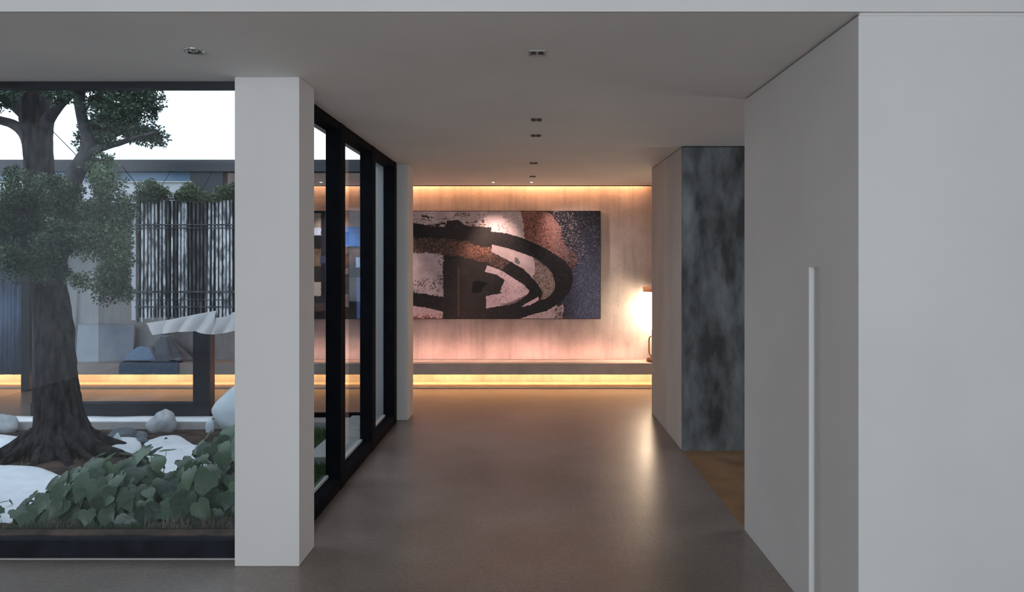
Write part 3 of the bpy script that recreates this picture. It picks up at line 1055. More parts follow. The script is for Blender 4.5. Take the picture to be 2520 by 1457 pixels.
bm = bmesh.new()
nn_ = 70
rr_ = []
for i in range(nn_ + 1):
    x = -8.1 + (px_x(516, 6.8) + 8.1) * i / nn_
    j = .012 * mnoise.noise(Vector((x * 3, 0, 0)))
    rr_.append([bm.verts.new(q) for q in ((x, 6.785 + abs(j) * .5, .013), (x, 6.795 + j * .5, .028 + j * .6), (x, 6.86, .036 + j), (x, 6.945, .030 + j * .5), (x, 6.955, .013))])
for i in range(nn_):
    for k in range(4):
        bm.faces.new((rr_[i][k], rr_[i + 1][k], rr_[i + 1][k + 1], rr_[i][k + 1]))
bm.faces.new(rr_[0][::-1])
bm.faces.new(rr_[-1])
tag(obj('snow', bm, M['snow_bright'], None, True), 'thin bright strip of snow along the top of the kerb', 'snow', kind='stuff')

# stones
M['stone_pale'] = mat('pale_boulder', (.36, .38, .40), .85, col2=(.58, .60, .62), scale=6, detail=7, bump=.5, bscale=40)
M['stone_dark'] = mat('dark_river_stone', (.10, .12, .135), .7, col2=(.18, .20, .22), scale=5, bump=.3)
M['stone_white'] = mat('white_blue_boulder', (.60, .70, .76), .7, col2=(.78, .84, .88), scale=3, bump=.2)


def stone_obj(name, label, px, pyb, wpx, hpx, m, seed, dep=.8, cat='stone', grp=None, pointy=0.0, sub=4, rot=0, sink=.12, rough=.22):
    p = gpt(px, pyb)
    s = p.y / 1700
    rx, rz = wpx * s / 2, hpx * s / 2
    bm = bmesh.new()
    bmesh.ops.create_icosphere(bm, subdivisions=sub, radius=1)
    off = Vector((seed * 3.1, seed * 1.7, seed * .9))
    for v in bm.verts:
        d = v.co.copy()
        k = 1 + rough * mnoise.noise(d * 1.1 + off) + rough * .4 * mnoise.noise(d * 2.6 + off) + rough * .12 * mnoise.noise(d * 7 + off)
        q = d * k
        if pointy and q.z > 0:
            q.x *= 1 - pointy * q.z
            q.x += .18 * q.z
        if q.z < -.75:
            q.z = -.75 + (q.z + .75) * .2
        v.co = Vector((q.x * rx, q.y * rx * dep, q.z * rz))
    zmin = min(v.co.z for v in bm.verts)
    zmax = max(v.co.z for v in bm.verts)
    f = hpx * s * (1 + sink) / (zmax - zmin)
    bmesh.ops.rotate(bm, verts=bm.verts, cent=(0, 0, 0), matrix=Matrix.Rotation(rot, 3, 'Z'))
    cy = rx * dep * .8
    for v in bm.verts:
        v.co.z = (v.co.z - zmin) * f
    gzz = gz(p.x, p.y + cy)
    o = obj(name, bm, m, None, True)
    o.location = (p.x, p.y + cy, p.z - hpx * s * sink)
    return tag(o, label, cat, grp)


stone_obj('boulder', 'pale grey boulder standing at the kerb right of the tree trunk', 389, 1066, 68, 54, M['stone_pale'], 1, .7, 'boulder', None, .3)
stone_obj('boulder', 'rounded grey boulder at the kerb left of the tree trunk', -8, 1070, 66, 48, M['stone_pale'], 2, .7, 'boulder')
stone_obj('boulder', 'large smooth white boulder behind the leaves beside the column', 606, 1064, 204, 132, M['stone_white'], 5, .55, 'boulder', None, .12, rough=.12)
stone_obj('boulder', 'small pale stone at the foot of the large white boulder', 513, 1066, 22, 36, M['stone_white'], 6, .7, 'stone', None, .2)
stone_obj('river_stone', 'dark flat river stone next to the tree roots', 292, 1086, 66, 28, M['stone_dark'], 3, .8, 'stone', None)
stone_obj('river_stone', 'second dark river stone right of the larger dark one', 332, 1084, 46, 20, M['stone_dark'], 4, .8, 'stone', None)
stone_obj('river_stone', 'grey green stone at the right end of the dark stones', 346, 1092, 26, 18, M['stone_dark'], 8, .8, 'stone', None)
stone_obj('river_stone', 'small upright white stone against the tree root', 284, 1094, 20, 28, M['stone_white'], 7, .7, 'stone', None, .45)
stone_obj('river_stone', 'pinkish white pebble peeking above the leafy plant', 345, 1140, 26, 18, M['stone_white'], 9, .8, 'stone')

# ------------------------------------------------------------------ tree
M['bark'] = mat('dark_bark', (.007, .006, .007), .95, col2=(.052, .046, .045), scale=24, stretch=(1, 1, .3), bump=1.0, bscale=22, detail=8, spec=.15)
for mm in (M['bark'],):
    for nd in mm.node_tree.nodes:
        if nd.type == 'BUMP':
            nd.inputs['Distance'].default_value = .035
M['bark2'] = mat('grey_bark', (.030, .028, .034), .95, col2=(.085, .080, .086), scale=20, stretch=(1, 1, .35), bump=1.0, bscale=50, detail=8, spec=.15)
tree = thing('courtyard_tree', 'old leaning tree with thick dark trunk and small leaves in the courtyard', 'tree', (TX, TY, 0))


def pth(l, n=6):
    pts = [P(a, b, c) for a, b, c, r in l]
    rs = [r * c / 1700 for a, b, c, r in l]
    q = [Vector((p.x, p.y, p.z)) for p in pts]
    return catmull(q, n), [v.x for v in catmull([Vector((r, 0, 0)) for r in rs], n)]


trunk_l = [(158, 1150, 5.6, 88), (156, 1110, 5.6, 76), (152, 1060, 5.6, 63), (145, 1000, 5.6, 56), (141, 930, 5.6, 51), (138, 870, 5.62, 48), (130, 780, 5.65, 45), (118, 680, 5.7, 42),
           (106, 580, 5.75, 41), (98, 480, 5.8, 38), (95, 400, 5.8, 36), (92, 340, 5.8, 37), (90, 290, 5.8, 41), (88, 220, 5.8, 38), (86, 120, 5.8, 32), (92, 0, 5.75, 26), (84, -140, 5.7, 18)]
pts, rs = pth(trunk_l, 11)
bm = bmesh.new()
rings = add_tube(bm, pts, [r * .86 for r in rs], 56, .05)
for ring in rings:
    cc = sum((v.co for v in ring), Vector()) / len(ring)
    for v in ring:
        d = v.co - cc
        th = math.atan2(d.y, d.x)
        q = Vector((math.cos(th) * 3.2, math.sin(th) * 3.2, v.co.z * 1.1))
        v.co = cc + d * (1 + .06 * mnoise.noise(q) + .06 * mnoise.noise(q * 2.7) + .04 * mnoise.noise(Vector((q.x * 4, q.y * 4, q.z * 9))))
for ring in rings:
    for v in ring:
        h = v.co.z
        if h < .75:
            d = Vector((v.co.x - TX, v.co.y - TY, 0))
            th = math.atan2(d.y, d.x)
            fl = max(0, .62 - h) / .62
            lob = .5 + .5 * math.cos(5 * th + 1.0)
            lob2 = .5 + .5 * math.cos(3 * th - .4)
            k = 1 + fl ** 2.0 * (.30 * lob + .26 * lob2) + .04 * math.cos(9 * th) * fl
            v.co.x = TX + d.x * k
            v.co.y = TY + d.y * k
obj('trunk', bm, M['bark'], tree, True)
# surface roots
for a, ln, r in ((-2.75, .60, .07), (-1.75, .34, .045), (-1.1, .42, .045), (-.30, .66, .07), (-2.3, .55, .045), (.5, .55, .06), (-.7, .5, .035)):
    pr = []
    for k in range(7):
        t = k / 6
        x = TX + math.cos(a + .25 * math.sin(t * 3)) * (.16 + ln * t)
        y = TY + math.sin(a + .25 * math.sin(t * 3)) * (.16 + ln * t)
        pr.append(Vector((x, y, gz(x, y) + .16 * (1 - t) ** 2.2 - .012 - .03 * t)))
    bm = bmesh.new()
    q = catmull(pr, 4)
    add_tube(bm, q, [r * (1 - .8 * i / (len(q) - 1)) + .006 for i in range(len(q))], 12, .25)
    obj('root', bm, M['bark'], tree, True)

branches = [
    [(128, 700, 5.68, 30), (140, 600, 5.6, 29), (160, 500, 5.55, 25), (185, 430, 5.5, 21), (212, 385, 5.5, 19), (218, 350, 5.5, 16), (204, 300, 5.5, 13), (196, 250, 5.5, 13), (198, 200, 5.5, 13), (205, 110, 5.5, 10)],
    [(208, 388, 5.5, 16), (232, 372, 5.48, 10), (265, 360, 5.45, 8), (300, 350, 5.4, 7), (345, 336, 5.35, 5), (385, 325, 5.3, 3)],
    [(96, 330, 5.8, 22), (118, 295, 5.75, 15), (140, 265, 5.7, 12), (175, 228, 5.65, 11), (215, 180, 5.6, 9), (250, 120, 5.5, 7)],
    [(85, 360, 5.8, 24), (60, 325, 5.8, 16), (30, 305, 5.75, 12), (0, 296, 5.7, 10), (-60, 280, 5.6, 8), (-140, 240, 5.5, 5)],
    [(86, 290, 5.8, 26), (40, 250, 5.8, 22), (0, 228, 5.8, 18), (-60, 190, 5.7, 12), (-140, 140, 5.6, 7)],
    [(140, 640, 5.6, 14), (180, 610, 5.45, 8), (230, 600, 5.35, 6), (270, 640, 5.3, 5), (285, 700, 5.3, 3)],
    [(110, 600, 5.7, 14), (60, 560, 5.5, 9), (10, 545, 5.4, 7), (-60, 540, 5.3, 4)],
    [(196, 410, 5.5, 10), (235, 420, 5.45, 6), (258, 450, 5.42, 4), (262, 490, 5.4, 2)],
]
for i, b in enumerate(branches):
    pts, rs = pth(b)
    bm = bmesh.new()
    add_tube(bm, pts, rs, 14, .10)
    obj('branch', bm, M['bark2'], tree, True)


def leaf_mat(name, c0, c1, trans=.25):
    m = bpy.data.materials.new(name)
    m.use_nodes = True
    n, l = m.node_tree.nodes, m.node_tree.links
    b = n['Principled BSDF']
    b.inputs['Roughness'].default_value = .5
    b.inputs['Specular IOR Level'].default_value = .4
    g = n.new('ShaderNodeNewGeometry')
    r = n.new('ShaderNodeValToRGB')
    r.color_ramp.elements[0].color = (*c0, 1)
    r.color_ramp.elements[1].color = (*c1, 1)
    nn = n.new('ShaderNodeTexNoise')
    nn.inputs['Scale'].default_value = 2.6
    nn.inputs['Detail'].default_value = 3
    l.new(g.outputs['Position'], nn.inputs['Vector'])
    mr = n.new('ShaderNodeMapRange')
    mr.inputs['From Min'].default_value = .36
    mr.inputs['From Max'].default_value = .66
    mr.inputs['To Min'].default_value = -.35
    mr.inputs['To Max'].default_value = .45
    l.new(nn.outputs['Fac'], mr.inputs['Value'])
    sm = n.new('ShaderNodeMath')
    sm.operation = 'MULTIPLY_ADD'
    sm.use_clamp = True
    sm.inputs[1].default_value = .65
    l.new(g.outputs['Random Per Island'], sm.inputs[0])
    l.new(mr.outputs['Result'], sm.inputs[2])
    l.new(sm.outputs[0], r.inputs['Fac'])
    l.new(r.outputs['Color'], b.inputs['Base Color'])
    t = n.new('ShaderNodeBsdfTranslucent')
    l.new(r.outputs['Color'], t.inputs['Color'])
    mx = n.new('ShaderNodeMixShader')
    mx.inputs['Fac'].default_value = trans
    l.new(b.outputs[0], mx.inputs[1])
    l.new(t.outputs[0], mx.inputs[2])
    l.new(mx.outputs[0], n['Material Output'].inputs['Surface'])
    return m


def leaves_mesh(name, clusters, size, m, parent=None, flat=0.8):
    """small folded leaves filling ellipsoids (x,y,z,rx,ry,rz,n)"""
    V, F = [], []
    cnt = 0
    for (cx, cy, cz, rx, ry, rz, n) in clusters:
        d = RNG.normal(size=(n, 3))
        d /= np.linalg.norm(d, axis=1)[:, None]
        rad = RNG.random(n) ** .40
        # lumpy outline
        lump = 1 + .55 * (vnoise(d[:, 0] * 2.1 + cx * 7 + 50, d[:, 2] * 2.1 + cz * 5 + 50, 3) - .5) * 2
        c = np.stack([cx + d[:, 0] * rx * rad * lump, cy + d[:, 1] * ry * rad * lump, cz + d[:, 2] * rz * rad * lump], -1)
        ax = RNG.normal(size=(n, 3)) + d * .7 + np.array((0, 0, -.2))
        ax /= np.linalg.norm(ax, axis=1)[:, None]
        nr = RNG.normal(size=(n, 3)) + np.array((0, -.3, .9))
        sd = np.cross(ax, nr)
        sd /= np.linalg.norm(sd, axis=1)[:, None] + 1e-9
        up = np.cross(sd, ax)
        s = (size * (.65 + .7 * RNG.random(n)))[:, None]
        v = np.stack([c, c + ax * s * .5 + sd * s * .27 + up * s * .06, c + ax * s, c + ax * s * .5 - sd * s * .27 + up * s * .06], 1)
        V.append(v.reshape(-1, 3))
        idx = (np.arange(n)[:, None] * 4 + cnt)
        F.append(np.concatenate([idx + np.array([0, 1, 2]), idx + np.array([0, 2, 3])], 0))
        cnt += n * 4
    V = np.concatenate(V)
    F = np.concatenate(F).astype(np.int32)
    me = bpy.data.meshes.new(name)
    me.vertices.add(len(V))
    me.vertices.foreach_set('co', V.astype(np.float32).ravel())
    me.loops.add(F.size)
    me.loops.foreach_set('vertex_index', F.ravel())
    me.polygons.add(len(F))
    me.polygons.foreach_set('loop_start', np.arange(len(F), dtype=np.int32) * 3)
    me.update(calc_edges=True)
    o = link_mesh(name, me, m, parent)
    o['kind'] = 'stuff'
    return o


def clus(lst, Y, jit, dens):
    out = []
    for a in lst:
        px, py, rx, ry = a[:4]
        yy = Y + random.uniform(-jit, jit) if len(a) < 5 else a[4]
        p = P(px, py, yy)
        s = yy / 1700
        n = int(dens * rx * ry / 100)
        out.append((p.x, p.y, p.z, rx * s, (rx + ry) / 2 * s, ry * s, max(20, n)))
    return out


M['leaf_tree'] = leaf_mat('tree_leaf', (.018, .040, .024), (.075, .120, .070))
M['leaf_tree2'] = leaf_mat('tree_leaf_lower', (.012, .032, .020), (.17, .235, .13))
top = [(300, 285, 70, 55), (345, 325, 50, 32), (330, 245, 50, 36), (250, 250, 40, 36), (382, 335, 26, 18), (232, 325, 32, 40), (372, 265, 26, 32), (345, 222, 36, 14), (265, 310, 45, 38),
       (150, 236, 36, 22), (8, 246, 22, 26), (30, 222, 26, 14), (210, 212, 60, 14), (290, 215, 60, 18), (262, 340, 30, 20), (400, 348, 12, 12), (160, 100, 150, 60), (330, 110, 110, 60), (-60, 160, 80, 80), (215, 345, 26, 26)]
leaves_mesh('foliage', clus(top, 5.45, .2, 95), .027, M['leaf_tree'], tree)
low = [(250, 400, 36, 30), (255, 445, 42, 40), (263, 485, 32, 34), (226, 420, 20, 22), (50, 470, 50, 45), (20, 520, 50, 50), (90, 500, 55, 40), (150, 520, 50, 40), (200, 540, 60, 45), (265, 545, 55, 45),
       (60, 570, 75, 50), (150, 585, 60, 45), (235, 590, 55, 45), (290, 590, 36, 46), (100, 640, 60, 40), (285, 640, 40, 50), (272, 695, 48, 44), (300, 715, 26, 26), (140, 672, 36, 22), (195, 690, 26, 20),
       (30, 640, 46, 45), (135, 450, 36, 26), (308, 512, 22, 36), (180, 470, 30, 24), (-60, 560, 70, 80), (30, 430, 26, 26), (235, 510, 36, 26)]
leaves_mesh('foliage', clus(low, 5.35, .28, 78), .025, M['leaf_tree2'], tree)

# guy wires
bm = bmesh.new()
add_tube(bm, [P(120, 313, 5.75), P(190, 384, 5.5)], .0032, 6)
tag(obj('brace_cable', bm, M['dark_gap']), 'thin dark cable from the main trunk to the second stem of the tree', 'cable')
bm = bmesh.new()
add_tube(bm, [P(300, 408, 5.48), P(330, 446, 6.0), P(356, 484, 6.55)], .0032, 6)
tag(obj('brace_cable', bm, M['dark_gap']), 'thin dark cable from the hanging leaves down to the slatted screen', 'cable')

# ------------------------------------------------------------------ slatted bamboo screen with vines and a made-up white reflection
SY = 6.6
scr = thing('bamboo_screen', 'tall grey slatted bamboo screen hung in front of the gallery glazing', 'screen', (px_x(470, SY), SY, px_z(790, SY)))
M['slat'] = mat('weathered_slat', (.14, .15, .17), .8, col2=(.82, .84, .88), scale=26, stretch=(1, 1, .35), bump=.4, detail=6, lo=.40, hi=.60)
M['slat_dark'] = mat('dark_slat', (.025, .027, .033), .8, col2=(.16, .165, .18), scale=26, stretch=(1, 1, .3), bump=.4, detail=6, lo=.42, hi=.68)
M['slat_back'] = mat('dark_backing', (.010, .011, .014), .9, var=.4, scale=12, stretch=(2, 1, .4))
zt, zb = px_z(488, SY), px_z(792, SY)
sx0, sx1 = px_x(337, SY), px_x(640, SY)
pitch = 9.0 * SY / 1700
i = 0
x = sx0 + .012
while x < sx1:
    wd = .022 * random.uniform(.6, 1.05)
    tl = random.uniform(-.008, .008)
    bm = bmesh.new()
    add_box(bm, x - wd / 2, x + wd / 2, SY - .008, SY + .008, zb + random.uniform(-.01, .03), zt + random.uniform(-.02, .02), .003)
    zc = (zb + zt) / 2
    for v in bm.verts:
        v.co.x += tl * (v.co.z - zc)
    dark = random.random() < (.12 if i < 14 else .6 if i < 19 else .12)
    obj('slat', bm, M['slat_dark'] if dark else M['slat'], scr)
    x += pitch * random.uniform(.85, 1.15)
    i += 1
for py_, h in ((553, .012), (561, .008), (718, .016), (737, .006), (755, .012), (490, .016)):
    box('rail', sx0 - .01, sx1, SY - .018, SY - .009, px_z(py_, SY) - h / 2, px_z(py_, SY) + h / 2, M['slat_dark'], scr)
box('backing', sx0, sx1, SY + .03, SY + .036, zb + .04, zt - .02, M['slat_back'], scr)  # dark sheet added to stand in for the dim interior between slats
box('side_board', sx0 - .046, sx0 - .006, SY - .012, SY + .03, px_z(788, SY), px_z(512, SY), M['lintel'], scr, .002)
for px_ in (372, 480, 600):
    bm = bmesh.new()
    q = P(px_, 480, SY)
    add_tube(bm, [Vector((q.x, SY + .02, zt - .03)), Vector((q.x, 6.965, 2.505))], .0022, 8)
    obj('hanging_rod', bm, M['dark'], scr)

M['leaf_vine'] = leaf_mat('vine_leaf', (.024, .045, .022), (.22, .27, .15))
for lab, cl in (('leafy vine clump on the left end of the slatted screen', [(372, 462, 32, 24), (395, 474, 26, 18), (350, 482, 22, 14), (375, 490, 40, 8)]),
                ('leafy vine clump on the middle of the slatted screen', [(468, 472, 32, 22), (450, 482, 26, 14), (488, 484, 24, 12), (510, 486, 14, 10)]),
                ('leafy vine clump on the right end of the slatted screen beside the column', [(552, 472, 28, 20), (575, 466, 26, 22), (530, 484, 24, 12), (605, 470, 26, 24)])):
    o = leaves_mesh('vine_clump', clus([(*c, SY - .02) for c in cl], SY, 0, 190), .023, M['leaf_vine'])
    tag(o, lab, 'vine', 'vine clumps on the slatted screen')

# white folds along the lower screen edge, made up for a glass reflection
def sheet(name, label, top_l, bot_l, Y0, amp, waves):
    n, mrow = 56, 12
    bm = bmesh.new()
    tl = catmull([Vector((a, b, 0)) for a, b in top_l], 20)
    bl = catmull([Vector((a, b, 0)) for a, b in bot_l], 20)

    def samp(l, t):
        f = t * (len(l) - 1)
        i0 = min(int(f), len(l) - 2)
        return l[i0].lerp(l[i0 + 1], f - i0)
    g = []
    for j in range(mrow + 1):
        row = []
        for i in range(n + 1):
            u, v = i / n, j / mrow
            p = samp(tl, u).lerp(samp(bl, u), v)
            dy = -amp * (0.35 + .65 * v) * abs(math.sin(math.pi * (u * waves + v * .55))) - .03 * v
            q = P(p.x, p.y, Y0)
            row.append(bm.verts.new((q.x, q.y + dy, q.z)))
        g.append(row)
    for j in range(mrow):
        for i in range(n):
            bm.faces.new((g[j][i], g[j][i + 1], g[j + 1][i + 1], g[j + 1][i]))
    bmesh.ops.solidify(bm, geom=list(bm.faces), thickness=.006)
    return tag(obj(name, bm, M['sheet'], None, True), label, 'cloth', 'white cloths on the slatted screen')


sheet('folded_sheet', 'white folded cloth hanging along the lower edge of the slatted screen', [(360, 795), (420, 786), (480, 774), (535, 764)], [(390, 822), (430, 817), (480, 814), (531, 822)], 6.56, .07, 3.5)
sheet('folded_sheet', 'small white cloth corner at the right end of the screen edge beside the column', [(531, 782), (560, 778), (577, 768), (620, 770)], [(531, 821), (560, 818), (590, 812), (625, 815)], 6.57, .06, 2.0)

# ------------------------------------------------------------------ broad-leaved plants
def leaf_shape(seed, lobed=False):
    rnd = random.Random(seed)
    bm = bmesh.new()
    # half outline (distance along leaf, half width), heart-shaped
    half = [(-.10, .10), (-.12, .24), (0.02, .40), (.22, .46), (.45, .40), (.68, .26), (.86, .12)]
    if lobed:
        half = [(-.10, .10), (-.14, .26), (0.0, .42), (.16, .40), (.30, .46), (.44, .34), (.70, .20), (.88, .08)]
    half = [(a + rnd.uniform(-.02, .02), b * rnd.uniform(.92, 1.06)) for a, b in half]
    droop = rnd.uniform(.18, .40)
    fold = rnd.uniform(.10, .32)
    tw = rnd.uniform(-.15, .15)

    def pt(x, y):
        z = fold * abs(x) - droop * max(0, y) ** 2 - .35 * x * x * rnd.uniform(.8, 1.2) + tw * x * y
        return (x, y, z)
    mids = [bm.verts.new(pt(0, y)) for y in (0.0, 0.02, .08, .25, .45, .66, .85)][:len(half)]
    while len(mids) < len(half):
        mids.append(bm.verts.new(pt(0, .92)))
    tip = bm.verts.new(pt(0, 1.0))
    for s in (-1, 1):
        inn = [bm.verts.new(pt(s * b * .55, a * .9 + .02)) for a, b in half]
        out = [bm.verts.new(pt(s * b, a)) for a, b in half]
        for L0, L1 in ((mids, inn), (inn, out)):
            for k in range(len(half) - 1):
                q = (L0[k], L1[k], L1[k + 1], L0[k + 1])
                bm.faces.new(q if s > 0 else q[::-1])
        q = (mids[-1], inn[-1], tip)
        bm.faces.new(q if s > 0 else q[::-1])
        q = (inn[-1], out[-1], tip)
        bm.faces.new(q if s > 0 else q[::-1])
    bmesh.ops.remove_doubles(bm, verts=bm.verts, dist=1e-5)
    me = bpy.data.meshes.new('leaf')
    bm.to_mesh(me)
    bm.free()
    me.polygons.foreach_set('use_smooth', [True] * len(me.polygons))
    return me


def broad_leaf_mat(name, c0, c1, vein):
    m = bpy.data.materials.new(name)
    m.use_nodes = True
    n, l = m.node_tree.nodes, m.node_tree.links
    b = n['Principled BSDF']
    b.inputs['Roughness'].default_value = .36
    oi = n.new('ShaderNodeObjectInfo')
    r = n.new('ShaderNodeValToRGB')
    r.color_ramp.elements[0].color = (*c0, 1)
    r.color_ramp.elements[1].color = (*c1, 1)
    l.new(oi.outputs['Random'], r.inputs['Fac'])
    tcn = n.new('ShaderNodeTexCoord')
    sp = n.new('ShaderNodeSeparateXYZ')
    l.new(tcn.outputs['Object'], sp.inputs[0])
    ab = n.new('ShaderNodeMath'); ab.operation = 'ABSOLUTE'
    l.new(sp.outputs['X'], ab.inputs[0])
    # side veins: |sin| of (y - 0.7|x|)
    mu = n.new('ShaderNodeMath'); mu.operation = 'MULTIPLY_ADD'; mu.inputs[1].default_value = -.7
    l.new(ab.outputs[0], mu.inputs[0]); l.new(sp.outputs['Y'], mu.inputs[2])
    sc_ = n.new('ShaderNodeMath'); sc_.operation = 'MULTIPLY'; sc_.inputs[1].default_value = 22
    l.new(mu.outputs[0], sc_.inputs[0])
    si = n.new('ShaderNodeMath'); si.operation = 'SINE'
    l.new(sc_.outputs[0], si.inputs[0])
    gt = n.new('ShaderNodeMath'); gt.operation = 'GREATER_THAN'; gt.inputs[1].default_value = .955
    l.new(si.outputs[0], gt.inputs[0])
    lt = n.new('ShaderNodeMath'); lt.operation = 'LESS_THAN'; lt.inputs[1].default_value = .012
    l.new(ab.outputs[0], lt.inputs[0])
    mxx = n.new('ShaderNodeMath'); mxx.operation = 'MAXIMUM'
    l.new(gt.outputs[0], mxx.inputs[0]); l.new(lt.outputs[0], mxx.inputs[1])
    fa = n.new('ShaderNodeMath'); fa.operation = 'MULTIPLY'; fa.inputs[1].default_value = .2
    l.new(mxx.outputs[0], fa.inputs[0])
    mix = n.new('ShaderNodeMixRGB')
    mix.inputs['Color2'].default_value = (*vein, 1)
    l.new(fa.outputs[0], mix.inputs['Fac'])
    l.new(r.outputs['Color'], mix.inputs['Color1'])
    l.new(mix.outputs['Color'], b.inputs['Base Color'])
    t = n.new('ShaderNodeBsdfTranslucent')
    l.new(mix.outputs['Color'], t.inputs['Color'])
    ms = n.new('ShaderNodeMixShader'); ms.inputs['Fac'].default_value = .18
    l.new(b.outputs[0], ms.inputs[1]); l.new(t.outputs[0], ms.inputs[2])
    l.new(ms.outputs[0], n['Material Output'].inputs['Surface'])
    return m


M['broad'] = broad_leaf_mat('broad_leaf', (.012, .038, .022), (.120, .190, .112), (.20, .26, .17))
M['stem'] = mat('plant_stem', (.09, .11, .05), .7, var=.3, scale=20)
LEAVES = [leaf_shape(s, s % 3 == 2) for s in range(9)]
for me in LEAVES:
    me.materials.append(M['broad'])


def plant(name, label, lobes, nleaf, grp=None, size=(.07, .125), seed=1, cat='plant'):
    """lobes: (cx, cy, rx, ry, height) domes on the ground"""
    rnd = random.Random(seed)
    cx = sum(l[0] for l in lobes) / len(lobes)
    cy = sum(l[1] for l in lobes) / len(lobes)
    t = thing(name, label, cat, (cx, cy, gz(cx, cy)), grp)
    inv = Matrix.Translation(-Vector(t.location))
    areas = [l[2] * l[3] + l[2] * l[4] for l in lobes]
    tot = sum(areas)
    sbm = bmesh.new()
    for li, (lx, ly, rx, ry, h) in enumerate(lobes):
        n = max(3, int(nleaf * areas[li] / tot))
        for k in range(n):
            th = rnd.uniform(0, 2 * math.pi)
            if rnd.random() < .62:
                th = rnd.uniform(-math.pi, 0)          # more leaves on the open side
            u = rnd.random()
            el = math.asin(min(1, u)) * .98
            rr = math.cos(el) * rnd.uniform(.82, 1.05)
            px_, py_ = lx + rx * rr * math.cos(th), ly + ry * rr * math.sin(th)
            py_ = max(py_, 3.90)
            g = gz(px_, py_)
            z = g + .03 + h * math.sin(el) * rnd.uniform(.88, 1.06)
            out = Vector((math.cos(th), math.sin(th), 0))
            nrm = (Vector((0, 0, 1)) * (.35 + .75 * math.sin(el)) + out * .55 + Vector((0, -.38, 0)) + Vector((rnd.uniform(-.35, .35), rnd.uniform(-.35, .35), rnd.uniform(-.2, .2)))).normalized()
            tip = out + Vector((rnd.uniform(-.8, .8), rnd.uniform(-.6, .4), -.55 - .5 * rnd.random()))
            tip = (tip - nrm * tip.dot(nrm)).normalized()
            side = tip.cross(nrm).normalized()
            s = rnd.uniform(*size)
            if rnd.random() < .2:
                s *= .65
            R = Matrix((side, tip, nrm)).transposed().to_4x4()
            o = bpy.data.objects.new('leaf', rnd.choice(LEAVES))
            COL.objects.link(o)
            o.parent = t
            o.matrix_parent_inverse = inv
            if py_ - s * max(0, -tip.y) < 3.86:
                py_ = 3.88 + s * max(0, -tip.y)
            o.matrix_basis = Matrix.Translation((px_, py_, z)) @ R @ Matrix.Diagonal((s, s, s, 1))
            if k % 2 == 0:
                b = Vector((lx + (px_ - lx) * .35, max(3.9, ly + (py_ - ly) * .35), 0))
                b.z = gz(b.x, b.y) - .01
                mid = Vector(((b.x + px_) / 2, (b.y + py_) / 2, (b.z + z) / 2 + .03))
                q = catmull([b, mid, Vector((px_, py_, z))], 3)
                add_tube(sbm, q, [.0034 - .0018 * i / (len(q) - 1) for i in range(len(q))], 5)
    so = obj('stems', sbm, M['stem'], t, True)
    so['kind'] = 'stuff'
    return t


def L(px, pyb, wpx, top, dep, Yc=None):
    """dome whose foot shows at (px, pyb), wpx wide, top at photo row `top`"""
    p = gpt(px, pyb)
    rx = wpx / 2 * p.y / 1700
    ry = dep
    yc = p.y + ry
    h = px_z(top, yc) - gz(p.x, yc)
    return (px_x(px, yc), yc, rx, ry, max(.05, h - .03))


plant('broad_leaf_plant', 'big mound of broad green leaves in front of the tree', [
    L(285, 1305, 330, 1120, .42), L(390, 1300, 220, 1098, .50), L(200, 1300, 200, 1190, .30), L(330, 1305, 240, 1170, .26)], 235, 'broad leaved plants under the window', (.085, .165), 3)
plant('broad_leaf_plant', 'taller broad leaved plant close to the white column', [
    L(545, 1290, 190, 1095, .36), L(560, 1250, 150, 1040, .40), L(500, 1290, 120, 1150, .28), L(620, 1270, 150, 1060, .4)], 150, 'broad leaved plants under the window', (.095, .175), 5)
plant('broad_leaf_plant', 'small leafy plant at the left end of the snow patch', [
    L(20, 1300, 130, 1225, .16), L(75, 1302, 60, 1255, .10), L(-60, 1300, 120, 1215, .2)], 34, 'broad leaved plants under the window', (.06, .11), 8)
plant('broad_leaf_plant', 'low sprig of leaves over the snow left of the big mound', [
    L(110, 1285, 70, 1205, .16)], 14, 'broad leaved plants under the window', (.06, .10), 12)


# grass / moss along the window edge
def grass(label, spots, hmin, hmax, m, n, kindname='grass_tuft'):
    V, F = [], []
    for (px_, pyb, wpx, dep) in spots:
        p = gpt(px_, pyb)
        for k in range(n):
            x = p.x + random.gauss(0, wpx / 2.4 * p.y / 1700)
            y = max(3.87, p.y + random.gauss(0, dep))
            z = gz(x, y) - .005
            h = random.uniform(hmin, hmax)
            a = random.uniform(0, 6.28)
            ln = random.uniform(.1, .8) * h
            dx, dy = math.cos(a) * ln, math.sin(a) * ln
            if y + dy < 3.86:
                dy = abs(dy)
            wd = random.uniform(.0015, .0035)
            i = len(V)
            V += [(x - wd, y, z), (x + wd, y, z), (x + dx * .35 + wd * .7, y + dy * .35, z + h * .6), (x + dx * .35 - wd * .7, y + dy * .35, z + h * .6), (x + dx, y + dy, z + h * .92)]
            F += [(i, i + 1, i + 2, i + 3), (i + 3, i + 2, i + 4)]
    me = bpy.data.meshes.new(kindname)
    me.from_pydata(V, [], F)
    return tag(link_mesh(kindname, me, m), label, 'grass', kind='stuff')


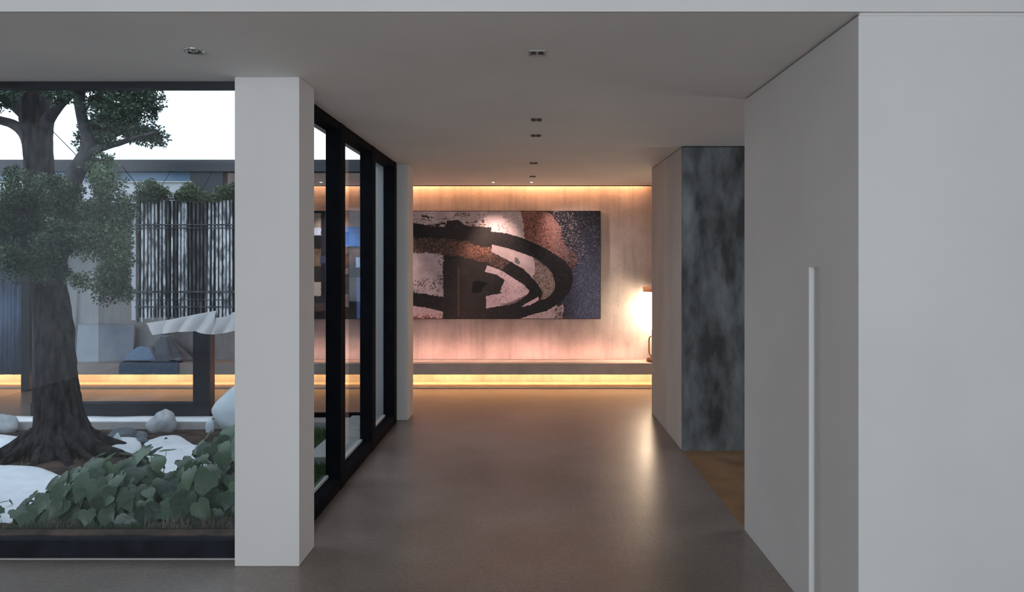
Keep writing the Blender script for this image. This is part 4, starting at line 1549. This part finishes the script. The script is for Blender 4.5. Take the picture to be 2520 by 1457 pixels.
M['moss'] = leaf_mat('moss_green', (.030, .058, .032), (.11, .16, .09), .2)
V, F = [], []
for k in range(8000):
    x, y = random.uniform(-2.5, -1.46), random.uniform(4.0, 6.74)
    if y > 5.30 and x > -1.76:
        continue
    z = gz(x, y) - .004
    h = random.uniform(.03, .09)
    a = random.uniform(0, 6.28)
    dx, dy = math.cos(a) * h * .5, math.sin(a) * h * .5
    if y + dy > 6.76 or x + dx > (-1.755 if y > 5.2 else -1.44):
        dx, dy = -abs(dx), -abs(dy)
    wd = random.uniform(.002, .0045)
    i = len(V)
    V += [(x - wd, y, z), (x + wd, y, z), (x + dx, y + dy, z + h)]
    F.append((i, i + 1, i + 2))
me = bpy.data.meshes.new('lawn_grass')
me.from_pydata(V, [], F)
tag(link_mesh('lawn_grass', me, leaf_mat('lawn_green', (.05, .10, .03), (.16, .26, .09), .3)), 'strip of bright green grass outside the corridor glazing', 'grass', kind='stuff')
M['dry'] = leaf_mat('dry_stalks', (.10, .075, .06), (.26, .22, .18), .1)
grass('low green moss and grass along the window edge', [(40, 1318, 110, .06), (120, 1316, 90, .05), (200, 1312, 90, .06), (300, 1312, 110, .06), (400, 1314, 110, .06), (500, 1314, 110, .06), (330, 1296, 70, .05)], .02, .06, M['moss'], 170, 'grass')
grass('thin dry stalks and needles in the soil near the column', [(540, 1300, 70, .08), (470, 1306, 90, .08), (420, 1300, 60, .08), (150, 1306, 90, .06)], .02, .09, M['dry'], 90, 'dry_grass')
grass('scattered dry needles on the brown soil around the tree roots', [(90, 1126, 90, .10), (225, 1124, 60, .08)], .01, .04, M['dry'], 160, 'dry_grass')

# curled dry leaves
M['dryleaf'] = mat('dry_brown_leaf', (.17, .11, .08), .8, var=.3, scale=40, bump=.3)
for i, (px_, py_, ln, rz, lab) in enumerate(((268, 1316, .085, .55, 'curled brown dry leaf lying before the big leafy mound'), (215, 1312, .075, .3, 'dull brown dry leaf left of the curled one on the soil'), (70, 1158, .03, .1, 'tiny dark leaf fallen on the wide snow patch'),
                                         (410, 1094, .045, 1.2, 'small dark leaf fallen on the snow near the boulder'))):
    p = gpt(px_, py_)
    bm = bmesh.new()
    rows = []
    for a in range(9):
        u = a / 8
        wd = .30 * math.sin(math.pi * (u * .9 + .06)) * ln
        rows.append([bm.verts.new(((u - .5) * ln, s * wd, .35 * abs(s) * wd + .10 * ln * math.sin(u * 4))) for s in (-1, -.5, 0, .5, 1)])
    for a in range(8):
        for k in range(4):
            bm.faces.new((rows[a][k], rows[a + 1][k], rows[a + 1][k + 1], rows[a][k + 1]))
    bmesh.ops.solidify(bm, geom=list(bm.faces), thickness=.001)
    o = obj('dry_leaf', bm, M['dryleaf'], None, True)
    o.location = (p.x, max(p.y, 3.93), gz(p.x, max(p.y, 3.93)) + (.05 if i >= 2 else .008))
    o.rotation_euler = (.35, 0, rz)
    tag(o, lab, 'leaf')
